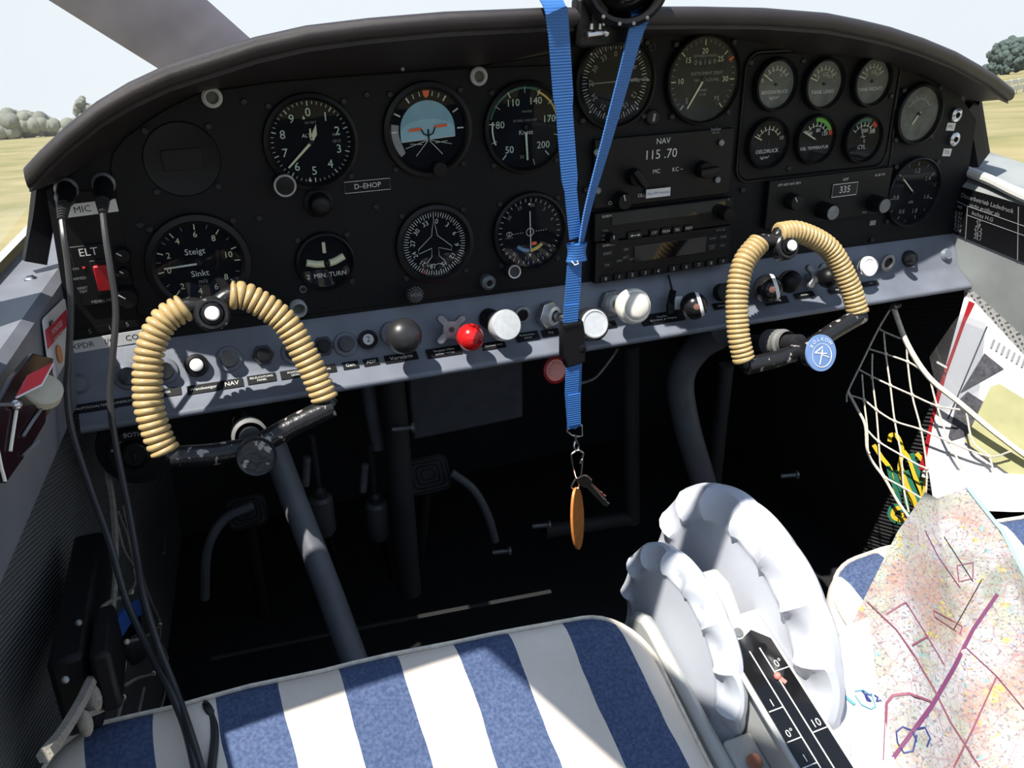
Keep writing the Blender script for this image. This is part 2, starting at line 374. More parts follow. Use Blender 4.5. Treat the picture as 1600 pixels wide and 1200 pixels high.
# perforated white lining
def perfmat():
    m, n, b, L = nodes('perforated lining')
    t = n.nodes.new('ShaderNodeTexCoord'); mp = n.nodes.new('ShaderNodeMapping'); mp.inputs['Rotation'].default_value = (rad(45), 0, 0); L(t.outputs['Object'], mp.inputs[0])
    s = n.nodes.new('ShaderNodeSeparateXYZ'); L(mp.outputs[0], s.inputs[0])
    a = [mnode(n, 'SUBTRACT', mnode(n, 'FRACT', mnode(n, 'MULTIPLY', s.outputs[k_], 1 / 0.006)), 0.5) for k_ in ('Y', 'Z')]
    d = mnode(n, 'ADD', mnode(n, 'MULTIPLY', a[0], a[0]), mnode(n, 'MULTIPLY', a[1], a[1]))
    h = mnode(n, 'LESS_THAN', d, 0.075)
    mx = n.nodes.new('ShaderNodeMix'); mx.data_type = 'RGBA'; L(h, mx.inputs[0]); mx.inputs[6].default_value = (0.46, 0.46, 0.45, 1); mx.inputs[7].default_value = (0.09, 0.09, 0.09, 1); L(mx.outputs[2], b.inputs['Base Color'])
    b.inputs['Roughness'].default_value = 0.6; return m
M['perf'] = perfmat()
# aeronautical chart print
def chartmat():
    m, n, b, L = nodes('chart print')
    t = n.nodes.new('ShaderNodeTexCoord')
    def noise(sc_, det=5, off=0):
        mp = n.nodes.new('ShaderNodeMapping'); mp.inputs['Location'].default_value = (off, off, 0); L(t.outputs['Object'], mp.inputs[0])
        z = n.nodes.new('ShaderNodeTexNoise'); z.inputs['Scale'].default_value = sc_; z.inputs['Detail'].default_value = det; L(mp.outputs[0], z.inputs['Vector']); return z.outputs['Fac']
    def over(base, c, fac):
        mx = n.nodes.new('ShaderNodeMix'); mx.data_type = 'RGBA'; L(fac, mx.inputs[0])
        if isinstance(base, tuple): mx.inputs[6].default_value = (*base, 1)
        else: L(base, mx.inputs[6])
        mx.inputs[7].default_value = (*c, 1); return mx.outputs[2]
    def step(v, a, bb):
        r = n.nodes.new('ShaderNodeMapRange'); L(v, r.inputs[0]); r.inputs[1].default_value = a; r.inputs[2].default_value = bb; return r.outputs[0]
    c = over((0.40, 0.37, 0.36), (0.34, 0.215, 0.155), step(noise(22), 0.42, 0.62))
    c = over(c, (0.34, 0.33, 0.25), step(noise(30, 5, 3), 0.52, 0.62))
    c = over(c, (0.20, 0.20, 0.14), step(noise(16, 5, 7), 0.56, 0.66))
    c = over(c, (0.42, 0.34, 0.08), step(noise(90, 4, 1), 0.64, 0.67))
    c = over(c, (0.18, 0.33, 0.32), step(noise(80, 4, 5), 0.66, 0.69))
    def vor(sc_, wd, off):
        mp = n.nodes.new('ShaderNodeMapping'); mp.inputs['Location'].default_value = (off, off * 2, 0); L(t.outputs['Object'], mp.inputs[0])
        v = n.nodes.new('ShaderNodeTexVoronoi'); v.feature = 'DISTANCE_TO_EDGE'; v.inputs['Scale'].default_value = sc_; L(mp.outputs[0], v.inputs['Vector'])
        return mnode(n, 'LESS_THAN', v.outputs['Distance'], wd)
    c = over(c, (0.16, 0.13, 0.16), mnode(n, 'MULTIPLY', vor(150, 0.05, 0), 0.35))
    c = over(c, (0.25, 0.08, 0.10), mnode(n, 'MULTIPLY', vor(75, 0.025, 4), 0.45))
    c = over(c, (0.20, 0.34, 0.45), mnode(n, 'MULTIPLY', vor(210, 0.05, 9), 0.35))
    c = over(c, (0.10, 0.09, 0.10), mnode(n, 'MULTIPLY', step(noise(420, 2, 2), 0.60, 0.64), 0.75))
    L(c, b.inputs['Base Color']); b.inputs['Roughness'].default_value = 0.5; return m
M['chart'] = chartmat()
# dry grass
def grassmat():
    m, n, b, L = nodes('dry airfield grass')
    t = n.nodes.new('ShaderNodeTexCoord'); z = n.nodes.new('ShaderNodeTexNoise'); z.inputs['Scale'].default_value = 0.35; z.inputs['Detail'].default_value = 10; L(t.outputs['Object'], z.inputs['Vector'])
    r = n.nodes.new('ShaderNodeValToRGB'); L(z.outputs['Fac'], r.inputs[0]); e_ = r.color_ramp.elements
    e_[0].position = 0.3; e_[0].color = (0.17, 0.17, 0.075, 1); e_[1].position = 0.7; e_[1].color = (0.33, 0.28, 0.16, 1)
    L(r.outputs[0], b.inputs['Base Color']); b.inputs['Roughness'].default_value = 1; b.inputs['Specular IOR Level'].default_value = 0; return m
M['grass'] = grassmat()
# ================================================================== setting
def struct(mb, name, m, label=None, bevel=0, smooth=35, parent=None): return build(mb, name, m, parent, label=label, kind='structure', bevel=bevel, smooth=smooth)
# airfield, falling away ahead of the nose-up aircraft
GS = -0.113
def gz(y): return -1.5 + GS * y
b = MB()
R_ = [0.0, 3, 6, 12, 25, 50, 100, 200, 400, 800, 1600, 3000]
for i, r in enumerate(R_[1:]):
    n = 40
    for k_ in range(n):
        a0, a1 = 2 * pi * k_ / n, 2 * pi * (k_ + 1) / n
        r0 = R_[i]
        q = [(r0 * cos(a0), r0 * sin(a0)), (r * cos(a0), r * sin(a0)), (r * cos(a1), r * sin(a1)), (r0 * cos(a1), r0 * sin(a1))]
        q = q[1:] if r0 == 0 else q
        if r0 == 0: q = [(0, 0)] + q[:2]
        b.add([(x, y, gz(y)) for x, y in q], [tuple(range(len(q)))])
struct(b, 'ground', M['grass'], 'dry yellow green airfield grass outside the cockpit', smooth=0)

def blob_crown(mb, c, rx, ry, rz, n, r, seed):
    rnd = random.Random(seed)
    for i in range(n):
        a = rnd.uniform(0, 2 * pi); h = rnd.uniform(-1, 1); q = math.sqrt(1 - h * h); s = rnd.uniform(0.55, 0.95)
        p = V(c) + V((rx * q * cos(a), ry * q * sin(a), rz * h)) * s
        ax = V((rnd.uniform(-1, 1), rnd.uniform(-1, 1), rnd.uniform(-1, 1)))
        mb.ball(p, r * rnd.uniform(0.6, 1.2), 7, 5, ax, rnd.uniform(0.6, 1))
def ground_at(px, py, dist):
    d = ray(px, py); h = V((d.x, d.y, 0)).normalized() * dist; p = V((CAM.x + h.x, CAM.y + h.y, 0)); p.z = gz(p.y); return p
# round tree on the right horizon
tb = ground_at(1579, 96, 170)
s_ = 170 / F * 1.35
t = thing('tree', tb, 'round hazy green tree on the horizon at the right', 'tree')
m_ = MB(); blob_crown(m_, tb + V((0, 0, 17 * s_)), 20 * s_, 20 * s_, 15.5 * s_, 420, 3.6 * s_, 3); blob_crown(m_, tb + V((-14 * s_, 0, 6 * s_)), 14 * s_, 14 * s_, 5 * s_, 90, 2.4 * s_, 5)
build(m_, 'crown', M['leaf'], t)
m_ = MB(); m_.cyl(tb - V((0, 0, 0.3)), tb + V((0, 0, 12 * s_)), 1.6 * s_, 1.0 * s_, 8); build(m_, 'trunk', M['bark'], t)
# low white barrier in the grass on the right
ba = ground_at(1556, 118, 45); bb2 = ground_at(1625, 104, 60)
t = thing('barrier', ba, 'low white field barrier in front of the round tree', 'barrier')
dv = (bb2 - ba); L_ = dv.length; dv.normalize()
for h in (0.30, 0.62):
    m_ = MB(); fr_ = FR(ba + dv * L_ * 0.5 + V((0, 0, h)), dv, V((0, 0, 1))); m_.box(fr_, L_ + 1, 0.22, 0.05); build(m_, 'rail', M['outerwhite'], t)
for i in range(7):
    m_ = MB(); fr_ = FR(ba + dv * L_ * i / 6 + V((0, 0, 0.35)), dv, V((0, 0, 1))); m_.box(fr_, 0.1, 0.8, 0.09); build(m_, 'post', M['outerwhite'], t)
# hedgerow on the left horizon
m_ = MB(); rnd = random.Random(2)
for i in range(420):
    px = -260 + 440 * rnd.random(); d = 175 + rnd.uniform(-4, 4); p = ground_at(px, 205, d)
    hgt = 3.6 + 1.5 * sin(px * 0.045) + rnd.uniform(-0.6, 0.6)
    m_.ball(p + V((0, 0, hgt * rnd.uniform(0.2, 0.75))), rnd.uniform(0.8, 1.5), 8, 6)
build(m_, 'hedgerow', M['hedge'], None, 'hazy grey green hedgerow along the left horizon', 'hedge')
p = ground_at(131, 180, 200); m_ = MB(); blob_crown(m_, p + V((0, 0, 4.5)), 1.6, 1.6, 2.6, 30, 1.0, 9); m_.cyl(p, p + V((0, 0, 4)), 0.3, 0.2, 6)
build(m_, 'small_tree', M['hedge'], None, 'tiny hazy tree showing just above the left hedgerow', 'tree')

# cockpit shell
FLZ = -0.80
m_ = MB(); m_.box(FR((0.37, -0.36, FLZ - 0.01), (1, 0, 0), (0, 1, 0)), 1.16, 1.86, 0.02); struct(m_, 'floor', M['floor'], 'black cockpit floor')
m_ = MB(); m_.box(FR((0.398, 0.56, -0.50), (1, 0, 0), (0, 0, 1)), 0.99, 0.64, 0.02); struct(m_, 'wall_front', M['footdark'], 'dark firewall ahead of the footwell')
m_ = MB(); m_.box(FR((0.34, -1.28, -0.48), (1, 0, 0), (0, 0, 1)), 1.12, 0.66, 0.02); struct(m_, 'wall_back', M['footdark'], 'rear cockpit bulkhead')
def lx(y): return -0.091 + 0.112 * (y - 0.018)            # inner edge of the left sill
def slab(pts, th, nrm):
    m = MB(); n = V(nrm); k = len(pts); m.add([V(p) for p in pts] + [V(p) + n * th for p in pts], [tuple(range(k))[::-1], tuple(range(k, 2 * k))] + [(i, (i + 1) % k, k + (i + 1) % k, k + i) for i in range(k)]); return m
m_ = MB()
def wl(u, v):
    y = 0.56 - 1.84 * u; return V((lx(y) - 0.022 - 0.03 * v, y, -0.25 - (0.25 + FLZ + 0.0) * -1 * 0 - (-FLZ - 0.25) * v))
m_.grid(wl, 24, 10); m_.grid(lambda u, v: wl(u, v) - V((0.012, 0, 0)), 24, 10)
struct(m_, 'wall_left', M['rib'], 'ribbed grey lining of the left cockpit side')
m_ = MB()
def wr(u, v):
    y = 0.56 - 1.84 * u; return V((0.892 + 0.0 * v, y, -0.25 - (-FLZ - 0.25) * v))
m_.grid(wr, 24, 10); m_.grid(lambda u, v: wr(u, v) + V((0.012, 0, 0)), 24, 10)
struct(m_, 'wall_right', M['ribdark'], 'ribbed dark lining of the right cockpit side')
# left sill box
pr = []
for y in (0.30, 0.1, 0.018, -0.2, -0.6, -1.28):
    x = lx(y); pr.append([V((x - 0.052, y, -0.197)), V((x - 0.006, y, -0.194)), V((x, y, -0.199)), V((x - 0.004, y, -0.292)), V((x - 0.052, y, -0.292))])
m_ = MB()
for a, c in zip(pr, pr[1:]):
    for i in range(5): m_.add([a[i], a[(i + 1) % 5], c[(i + 1) % 5], c[i]], [(0, 1, 2, 3)])
m_.add(pr[0], [(0, 1, 2, 3, 4)]); m_.add(pr[-1], [(4, 3, 2, 1, 0)])
sill_l = struct(m_, 'trim_1', M['railworn'], 'pale grey left canopy sill box', smooth=25)
# right sill box with a sunlit top
pr = []
for y in (0.30, 0.1, 0.011, -0.086, -0.3, -0.6, -1.28):
    zt = -0.2148 - 0.118 * (0.011 - y) if y > -0.3 else -0.2515 - 0.02 * (-0.3 - y)
    zb = -0.305 - 0.56 * (0.0 - y) if y < 0 else -0.305
    zb = max(zb, -0.50)
    pr.append([V((0.955, y, zt + 0.024)), V((0.876, y, zt + 0.006)), V((0.870, y, zt)), V((0.870, y, zb)), V((0.955, y, zb))])
m_ = MB()
for a, c in zip(pr, pr[1:]):
    for i in range(5): m_.add([a[i], a[(i + 1) % 5], c[(i + 1) % 5], c[i]], [(0, 1, 2, 3)])
m_.add(pr[0], [(0, 1, 2, 3, 4)]); m_.add(pr[-1], [(4, 3, 2, 1, 0)])
sill_r = struct(m_, 'trim_2', M['sillgrey'], 'grey right canopy sill box', smooth=25)
# raised rim of the right sill
m_ = MB(); m_.tube(spline([(0.882, 0.03, -0.196), (0.878, -0.03, -0.203), (0.876, -0.10, -0.216), (0.876, -0.3, -0.240)], 5), 0.006, 10)
m_.grid(lambda u, v: V((0.882 + 0.10 * v, 0.03 - 0.5 * u, -0.196 - 0.13 * u * 0.5 - 0.05 * v * v)), 8, 4)
struct(m_, 'trim_3', M['outerwhite'], 'white rim on the right canopy sill')
# perforated lining under the right sill
m_ = MB(); m_.add([(0.866, -0.034, -0.325), (0.866, -0.45, -0.50), (0.866, -0.45, -0.62), (0.866, -0.075, -0.44)], [(0, 1, 2, 3)]); m_.add([(0.869, -0.034, -0.325), (0.869, -0.45, -0.50), (0.869, -0.45, -0.62), (0.869, -0.075, -0.44)], [(3, 2, 1, 0)])
struct(m_, 'wall_lining', M['perf'], 'perforated pale lining on the right cockpit side', smooth=0)
# fuselage skin outside the left sill
m_ = MB()
def skl(u, v):
    y = 0.35 - 1.6 * u; x = lx(y) - 0.048; return V((x - 0.03 * sin(v * pi / 2) - 0.05 * v * v, y, -0.186 + 0.016 * sin(v * pi) - 0.30 * v * v))
m_.grid(skl, 16, 10)
struct(m_, 'trim_4', M['outerwhite'], 'off white fuselage skin outside the left sill')
# side posts between panel and windscreen
m_ = MB(); m_.strap(spline([at(72, 285, 0.03), at(64, 350, 0.035), at(54, 410, 0.03)], 4), 0.016, V((1, 0.3, 0)), 0.012); struct(m_, 'trim_5', M['panel2'], 'black windscreen post at the left end of the panel')
m_ = MB(); m_.strap(spline([at(1515, 160, 0.02), at(1524, 215, 0.02), at(1530, 250, 0.02)], 4), 0.032, V((1, 0.3, 0)), 0.012); struct(m_, 'trim_6', M['panel2'], 'black windscreen post at the right end of the panel')

# windscreen
CX = 0.392
def ws(u, v):
    a = rad(-82 + 164 * u)
    base = V((CX + 0.545 * sin(a), 0.06 + 0.42 * cos(a) ** 0.9 if cos(a) > 0 else 0.06, -0.205 + 0.10 * cos(a)))
    top = V((CX + 0.50 * sin(a), -0.44 + 0.06 * cos(a), -0.16 + 0.50 * cos(a)))
    q = base.lerp(top, v); bul = sin(pi * v); return q + V((0.03 * sin(a), 0.04 * cos(a), 0.045 * cos(a))) * bul
m_ = MB(); m_.grid(ws, 41, 15)
struct(m_, 'window_1', M['windscreen'], 'curved clear windscreen above the glareshield')

# unseen raked bow and upper left rail, added to cast shade on the seats
def bow(a, dx=0.0):
    s, c = sin(a), cos(a); x = CX + 0.54 * math.copysign(abs(s) ** 0.55, s); z = -0.2 + 0.52 * abs(c) ** 0.55; return V((x, -0.312 - 0.22 * (z + 0.2), z))
bp_ = [bow(rad(-89.9 + 179.8 * i / 40)) for i in range(41)]
m_ = MB(); m_.strap(bp_, 0.046, V((0, 1, -0.22)), 0.016); struct(m_, 'shade_bow', M['console'], 'unseen bow added over the seats to shade their front edges', bevel=0.003)
m_ = MB(); m_.strap([V((-0.045 - 0.36 * (y + 0.40), y, 0.205)) if False else V((-0.092 + 0.36 * (-0.40 - y) * 1.0, y, 0.205)) for y in (-0.37, -0.5, -0.62, -0.75, -0.9, -1.25)], 0.082, V((1, 0.0, 0.45)), 0.012); struct(m_, 'shade_rail', M['console'], 'unseen upper left rail added to shade the left seat')  # unseen rail, shaped to shade a strip of the left seat

# two unseen plates on the left sill, added to shade footwell and rail
fq = [(-0.165, -0.195), (-0.200, -0.065), (-0.150, -0.020), (-0.175, 0.12), (-0.360, 0.14), (-0.335, 0.0), (-0.29, -0.195)]
m_ = MB(); m_.prism(FR((-0.150, 0, 0), (0, 1, 0), (0, 0, 1)), fq, -0.005, 0.005); struct(m_, 'shade_frame', M['console'], 'unseen frame added on the left sill to shade the footwell')
m_ = MB(); m_.prism(FR((-0.150, 0, 0), (0, 1, 0), (0, 0, 1)), [(-0.045, -0.195), (-0.065, -0.045), (-0.108, -0.045), (-0.118, -0.195)], -0.005, 0.005); struct(m_, 'shade_plate', M['console'], 'unseen plate added on the left sill to shade the end of the rail')  # unseen plate, added to keep sun off the left rail end

# unseen closure under the glareshield deck, added to block sun on the floor
m_ = MB(); m_.prism(FR((-0.072, 0, 0), (0, 1, 0), (0, 0, 1)), [(0.02, -0.27), (0.02, -0.125), (0.30, -0.165), (0.55, -0.205), (0.55, -0.27)], -0.004, 0.004); struct(m_, 'sun_stop', M['footdark'], 'dark unseen closure added ahead of the left end of the panel to block sun')

# propeller and nose cowling ahead of the windscreen
hub = V((0.37, 1.0, -0.285))
t = thing('propeller', hub, 'haze tinted violet grey propeller blade rising beyond the windscreen at the upper left', 'propeller')
bd = V((-112, 0, 87)).normalized()
for sgn in (1, -1):
    m_ = MB(); N = 14; K = 12; vs = []
    for i in range(N):
        s = i / (N - 1); r = 0.06 + 0.82 * s; ch = 0.118 * (0.55 + 0.55 * min(1, s * 2.6)) * (1 if s < 0.8 else math.sqrt(max(0.03, 1 - ((s - 0.8) / 0.2) ** 2))); tw = rad(48 - 30 * s)
        c = hub + bd * sgn * r; side = bd.cross(V((0, 1, 0))); cd_ = side * cos(tw * 0.6) + V((0, 1, 0)) * sin(tw * 0.6); nd = bd.cross(cd_)
        vs += [c + cd_ * (ch * cos(2 * pi * k_ / K)) * 0.62 + nd * (0.011 * sin(2 * pi * k_ / K)) for k_ in range(K)]
    fs = [(i * K + k_, i * K + (k_ + 1) % K, (i + 1) * K + (k_ + 1) % K, (i + 1) * K + k_) for i in range(N - 1) for k_ in range(K)] + [tuple(range(K))[::-1], tuple(range((N - 1) * K, N * K))]
    m_.add(vs, fs); build(m_, 'blade', M['purple'], t)
m_ = MB(); m_.lathe(axis_frame(hub - V((0, 0.06, 0)), V((0, 1, 0))), [(0, 0), (0.13, 0), (0.125, 0.08), (0.09, 0.2), (0.04, 0.28), (0, 0.3)], 32); build(m_, 'spinner', M['outerwhite'], t)
m_ = MB()
def cw(u, v):
    a = rad(-100 + 200 * u); k = 1 - 0.28 * v * v; return V((CX + 0.42 * k * sin(a), 0.45 + 0.46 * v, -0.40 + 0.21 * k * cos(a)))
m_.grid(cw, 25, 8); m_.add([cw(i / 24, 1) for i in range(25)], [tuple(range(25))])
struct(m_, 'cowling', M['outerwhite'], 'engine cowling ahead of the windscreen')
# ================================================================== glareshield and panel
OUT = [(35, 265), (60, 238), (100, 200), (150, 160), (200, 130), (260, 102), (330, 80), (400, 58), (480, 40), (580, 28), (700, 18), (850, 12), (1000, 10), (1100, 10), (1200, 12), (1300, 20), (1350, 30), (1400, 42), (1450, 59), (1500, 80), (1535, 100), (1560, 115), (1588, 138)]
def over(px):
    s = abs(px - 800) / 790; return 0.03 + 0.062 * max(0, 1 - s ** 5)
outer = [at(px, py, -over(px)) for px, py in OUT]
ZI = [(-0.10, -0.134), (-0.078, -0.123), (-0.035, -0.098), (0, -0.070), (0.043, -0.061), (0.128, -0.055), (0.266, -0.054), (0.335, -0.047), (0.37, -0.036), (0.545, -0.036), (0.575, -0.050), (0.60, -0.058), (0.691, -0.064), (0.755, -0.073), (0.839, -0.111), (0.884, -0.149), (0.9, -0.16)]
secs = []
for i_, p in enumerate(outer):
    e_, zt, x = -p.y, p.z, p.x
    zi = min(interp(x, ZI), zt - 0.024); zi = zt - 0.016 if i_ in (0, len(outer) - 1) else max(zi, zt - 0.030) if i_ in (1, len(outer) - 2) else zi; r = 0.0070
    sec = [V((x, 0.565, zt - 0.115)), V((x, 0.30, zt - 0.075)), V((x, 0.10, zt - 0.032)), V((x, -e_ + 0.03, zt - 0.004))]
    sec += [V((x, -e_ + r + r * cos(a), zt - r + r * sin(a))) for a in [rad(90 + 25 * i) for i in range(8)]]
    sec += [V((x, -e_ + 0.006, zt - 2 * r - 0.003)), V((x, -0.012, zi + 0.002)), V((x, 0.012, zi - 0.002)), V((x, 0.012, zt - 0.022)), V((x, 0.56, zt - 0.130))]
    secs.append(sec)
ns = len(secs[0]); m_ = MB()
m_.add([v for s in secs for v in s], [(i * ns + k_, i * ns + (k_ + 1) % ns, (i + 1) * ns + (k_ + 1) % ns, (i + 1) * ns + k_) for i in range(len(secs) - 1) for k_ in range(ns)] + [tuple(range(ns)), tuple(range((len(secs) - 1) * ns, len(secs) * ns))[::-1]])
gs = thing('glareshield', at(800, 60, 0), 'padded dark brown vinyl glareshield arching over the instrument panel', 'glareshield')
build(m_, 'hood', M['shield'], gs, smooth=60)
m_ = MB()
for px, py in ((226, 157), (365, 107), (631, 108), (1411, 88)):
    q = at(px, py, -0.03); m_.ball(q, 0.0016, 8, 6)
    mm = MB(); mm.ball(q + V((0, 0.004, 0)), 0.002, 8, 6); build(mm, 'rivet', M['dullmetal'], gs)

# main panel
XL, XR = -0.087, 0.872
top = [(x, interp(x, ZI) - 0.0) for x in [XL, -0.06, -0.035, -0.015, 0, 0.02, 0.043, 0.08, 0.128, 0.266, 0.335, 0.37, 0.46, 0.545, 0.575, 0.60, 0.691, 0.755, 0.8, 0.839, XR]]
PF = FR((0, 0, 0), (1, 0, 0), (0, 0, 1))                 # w = -y, towards the pilot
panel = thing('instrument_panel', (CX, 0, -0.27), 'black instrument panel under the glareshield', 'panel')
m_ = MB(); m_.prism(PF, top + [(XR + 0.01, -0.285), (XL - 0.012, -0.285)], -0.006, 0.0); build(m_, 'back_plate', M['panel'], panel)
# shock mounted flight plate
def poly(pts, y=0.0): return [(q.x, q.z) for q in (at(a, b_, y) for a, b_ in pts)]
FP = [(172, 262), (176, 238), (195, 215), (230, 188), (262, 168), (310, 145), (420, 128), (560, 117), (750, 105), (880, 101), (886, 260), (892, 440), (470, 492), (215, 492), (200, 400), (185, 330)]
m_ = MB(); m_.prism(PF, poly(FP), 0.0, 0.0022); build(m_, 'flight_plate', M['panel2'], panel, bevel=0.0008)
EP = rrect(0.196, 0.122, 0.014, 5, 0.642, -0.1165)
m_ = MB(); m_.prism(PF, EP, 0.0, 0.0022); build(m_, 'engine_plate', M['panel2'], panel, bevel=0.0008)
m_ = MB(); po = rrect(0.200, 0.126, 0.016, 6, 0.642, -0.1165); n_ = len(po)
m_.tube([PF.p(a, b_, 0.002) for a, b_ in po], 0.0014, 6, closed=True); build(m_, 'engine_plate_rim', M['bezel'], panel)
m_ = MB(); m_.tube([PF.p(*q, 0.001) for q in poly([(1404, 105), (1398, 170), (1392, 240), (1386, 270)])], 0.0008, 6); build(m_, 'plate_seam', M['darkmetal'], panel)
m_ = MB(); m_.prism(PF, poly([(100, 300), (188, 296), (196, 370), (212, 480), (222, 528), (118, 545)]), 0.0, 0.0015); build(m_, 'left_subpanel', M['black'], panel)

scr = MB(); scr.lathe(FR((0, 0, 0)), [(0.0030, 0), (0.0030, 0.0010), (0.0022, 0.0018), (0, 0.0019)], 10); scr.box(FR((0, -0.0019, 0)), 0.0042, 0.0006, 0.0003)
ME_SCR = make_mesh(scr, 'screw', M['screwdark'], V((0, 0, 0)))
scb = MB(); scb.lathe(FR((0, 0, 0)), [(0.0034, 0), (0.0034, 0.0010), (0.0024, 0.0018), (0, 0.0019)], 10); scb.box(FR((0, -0.0019, 0)), 0.0046, 0.0008, 0.0003)
ME_SCB = make_mesh(scb, 'screw', M['dullmetal'], V((0, 0, 0)))
def screw_at(px, py, parent=panel, bright=False, w=0.0022):
    q = at(px, py, -w); inst('screw', ME_SCB if bright else ME_SCR, parent, q, rot=(0, random.uniform(0, 3), 0))
for px, py in ((381, 159), (573, 148), (587, 323), (1160, 297), (1362, 375), (1255, 95), (1392, 150), (1232, 263), (1173, 98), (405, 341), (219, 352), (1118, 160), (916, 297)): screw_at(px, py)
for px, py in ((1127, 223), (1121, 281), (932, 238), (934, 298)): screw_at(px, py, bright=True, w=0.008)

# ---------------------------------------------------------------- dials
def ang_pos(r, a): return (r * sin(a), r * cos(a))
class Dial:
    """round instrument on the panel; radii in metres"""
    def __init__(s, name, label, px, py, rg, rb, face='dial', screws=True, h=0.0022, group='round instruments on the panel', cat='gauge', hb=0.006, glass=True):
        c = at(px, py, -h); s.c = c; s.rg = rg; s.t = thing(name, c, label, cat); s.f = FR(c); s.px = px; s.py = py
        m = MB(); m.lathe(s.f, [(rg * 0.985, 0.0005), (rg, hb * 0.55), (rg + (rb - rg) * 0.35, hb), (rb - 0.001, hb * 0.8), (rb, 0)], 48); build(m, 'bezel', M['bezel'], s.t)
        m = MB(); m.lathe(s.f, [(0, 0.0006), (rg, 0.0006)], 40); build(m, 'dial_face', M[face], s.t)
        if glass:
            m = MB(); m.lathe(s.f, [(0, hb * 0.72), (rg * 0.5, hb * 0.70), (rg, hb * 0.55)], 40); build(m, 'cover_glass', M['glass'], s.t)
        if screws:
            d = rb * 0.80 + 0.0035
            for a in (45, 135, 225, 315):
                p = s.f.p(d * 1.22 * sin(rad(a)), d * 1.22 * cos(rad(a)), 0); inst('screw', ME_SCR, s.t, p, rot=(0, random.uniform(0, 3), 0))
        s.mk = {}
    def m(s, k_='white'): return s.mk.setdefault(k_, MB())
    def tick(s, a, r0, r1, wd, k_='white', h=0.0009):
        a = rad(a); s.m(k_).bar(s.f, ang_pos(r0 * s.rg, a), ang_pos(r1 * s.rg, a), wd, h, h + 0.0001)
    def ticks(s, a0, a1, n, r0, r1, wd, k_='white'):
        for i in range(n + 1): s.tick(a0 + (a1 - a0) * i / n, r0, r1, wd, k_)
    def num(s, txt, a, r, size, k_='white', turn=False, dx=0, dy=0):
        x, y = ang_pos(r * s.rg, rad(a)); f = s.f.off(x + dx, y + dy); f = f.rot(-rad(a)) if turn else f
        s.m(k_).text(f, txt, size, 0.0009)
    def arc(s, r0, r1, a0, a1, k_): s.m(k_).arc(s.f, r0 * s.rg, r1 * s.rg, rad(a0), rad(a1), 0.00085, 0.00095, 18)
    def lab(s, txt, x, y, size, k_='white'): s.m(k_).text(s.f.off(x * s.rg, y * s.rg), txt, size, 0.0009)
    def hand(s, a, r0, r1, wd, k_='cream', wd2=None, h=0.0018, name='needle'):
        a = rad(a); m = MB(); m.bar(s.f, ang_pos(r0 * s.rg, a), ang_pos(r1 * s.rg, a), wd, h, h + 0.0005, wd2); nd = build(m, name, M[k_], s.t); m = MB(); m.lathe(s.f, [(0, h + 0.001), (s.rg * 0.06, h + 0.0008), (s.rg * 0.07, 0.0006)], 14); build(m, 'needle_hub', M['bezel'], nd); return nd
    def done(s):
        for k_, m in s.mk.items(): build(m, 'marking', M[k_], s.t, smooth=0)
        return s.t

# altimeter
d = Dial('altimeter', 'altimeter with pale numerals 0 to 9 and two pale hands', 486, 222, 0.0335, 0.0395)
for i in range(50): d.tick(i * 7.2, 0.90 if i % 5 else 0.86, 0.97, 0.0004 if i % 5 else 0.0008, 'white')
for i in range(10): d.num(str(i), i * 36, 0.70, 0.0098, 'green')
d.lab('ALT', -0.1, 0.16, 0.0042); d.lab('100 FEET', 0.03, 0.46, 0.0026, 'greyprint'); d.lab('1013', 0.62, -0.02, 0.0036, 'greyprint'); d.lab('3000', 0.62, 0.14, 0.003, 'greyprint')
d.m('cream').prism(d.f, [(-0.005, 0.0185), (-0.0025, 0.0185), (-0.004, 0.0215)], 0.0009, 0.001); d.m('white').prism(d.f, [(-0.006, -0.0315), (-0.003, -0.0315), (-0.0045, -0.028)], 0.0009, 0.001)
d.hand(228, -0.05, 0.84, 0.0022, 'cream', 0.0014); 
m_ = MB(); m_.prism(d.f, [(-0.0008, 0.002), (0.0018, 0.001), (0.0052, 0.006), (0.0052, 0.014), (0.0022, 0.009)], 0.0018, 0.0023); m_.prism(d.f, [(-0.001, 0.003), (0.001, 0.003), (0.0006, 0.011), (-0.0006, 0.011)], 0.0018, 0.0023); build(m_, 'short_needle', M['cream'], d.t); d.done()
q = at(441, 285, -0.0022); m_ = MB(); m_.lathe(FR(q), [(0, 0.016), (0.0068, 0.0165), (0.0085, 0.0155), (0.0085, 0.0)], 24); k2 = build(m_, 'setting_knob', M['black'], d.t)
m_ = MB(); m_.lathe(FR(q), [(0.0074, 0.0160), (0.0086, 0.0175), (0.0092, 0.0155), (0.0086, 0.0140)], 24, close=True); build(m_, 'knob_ring', M['alu'], k2)
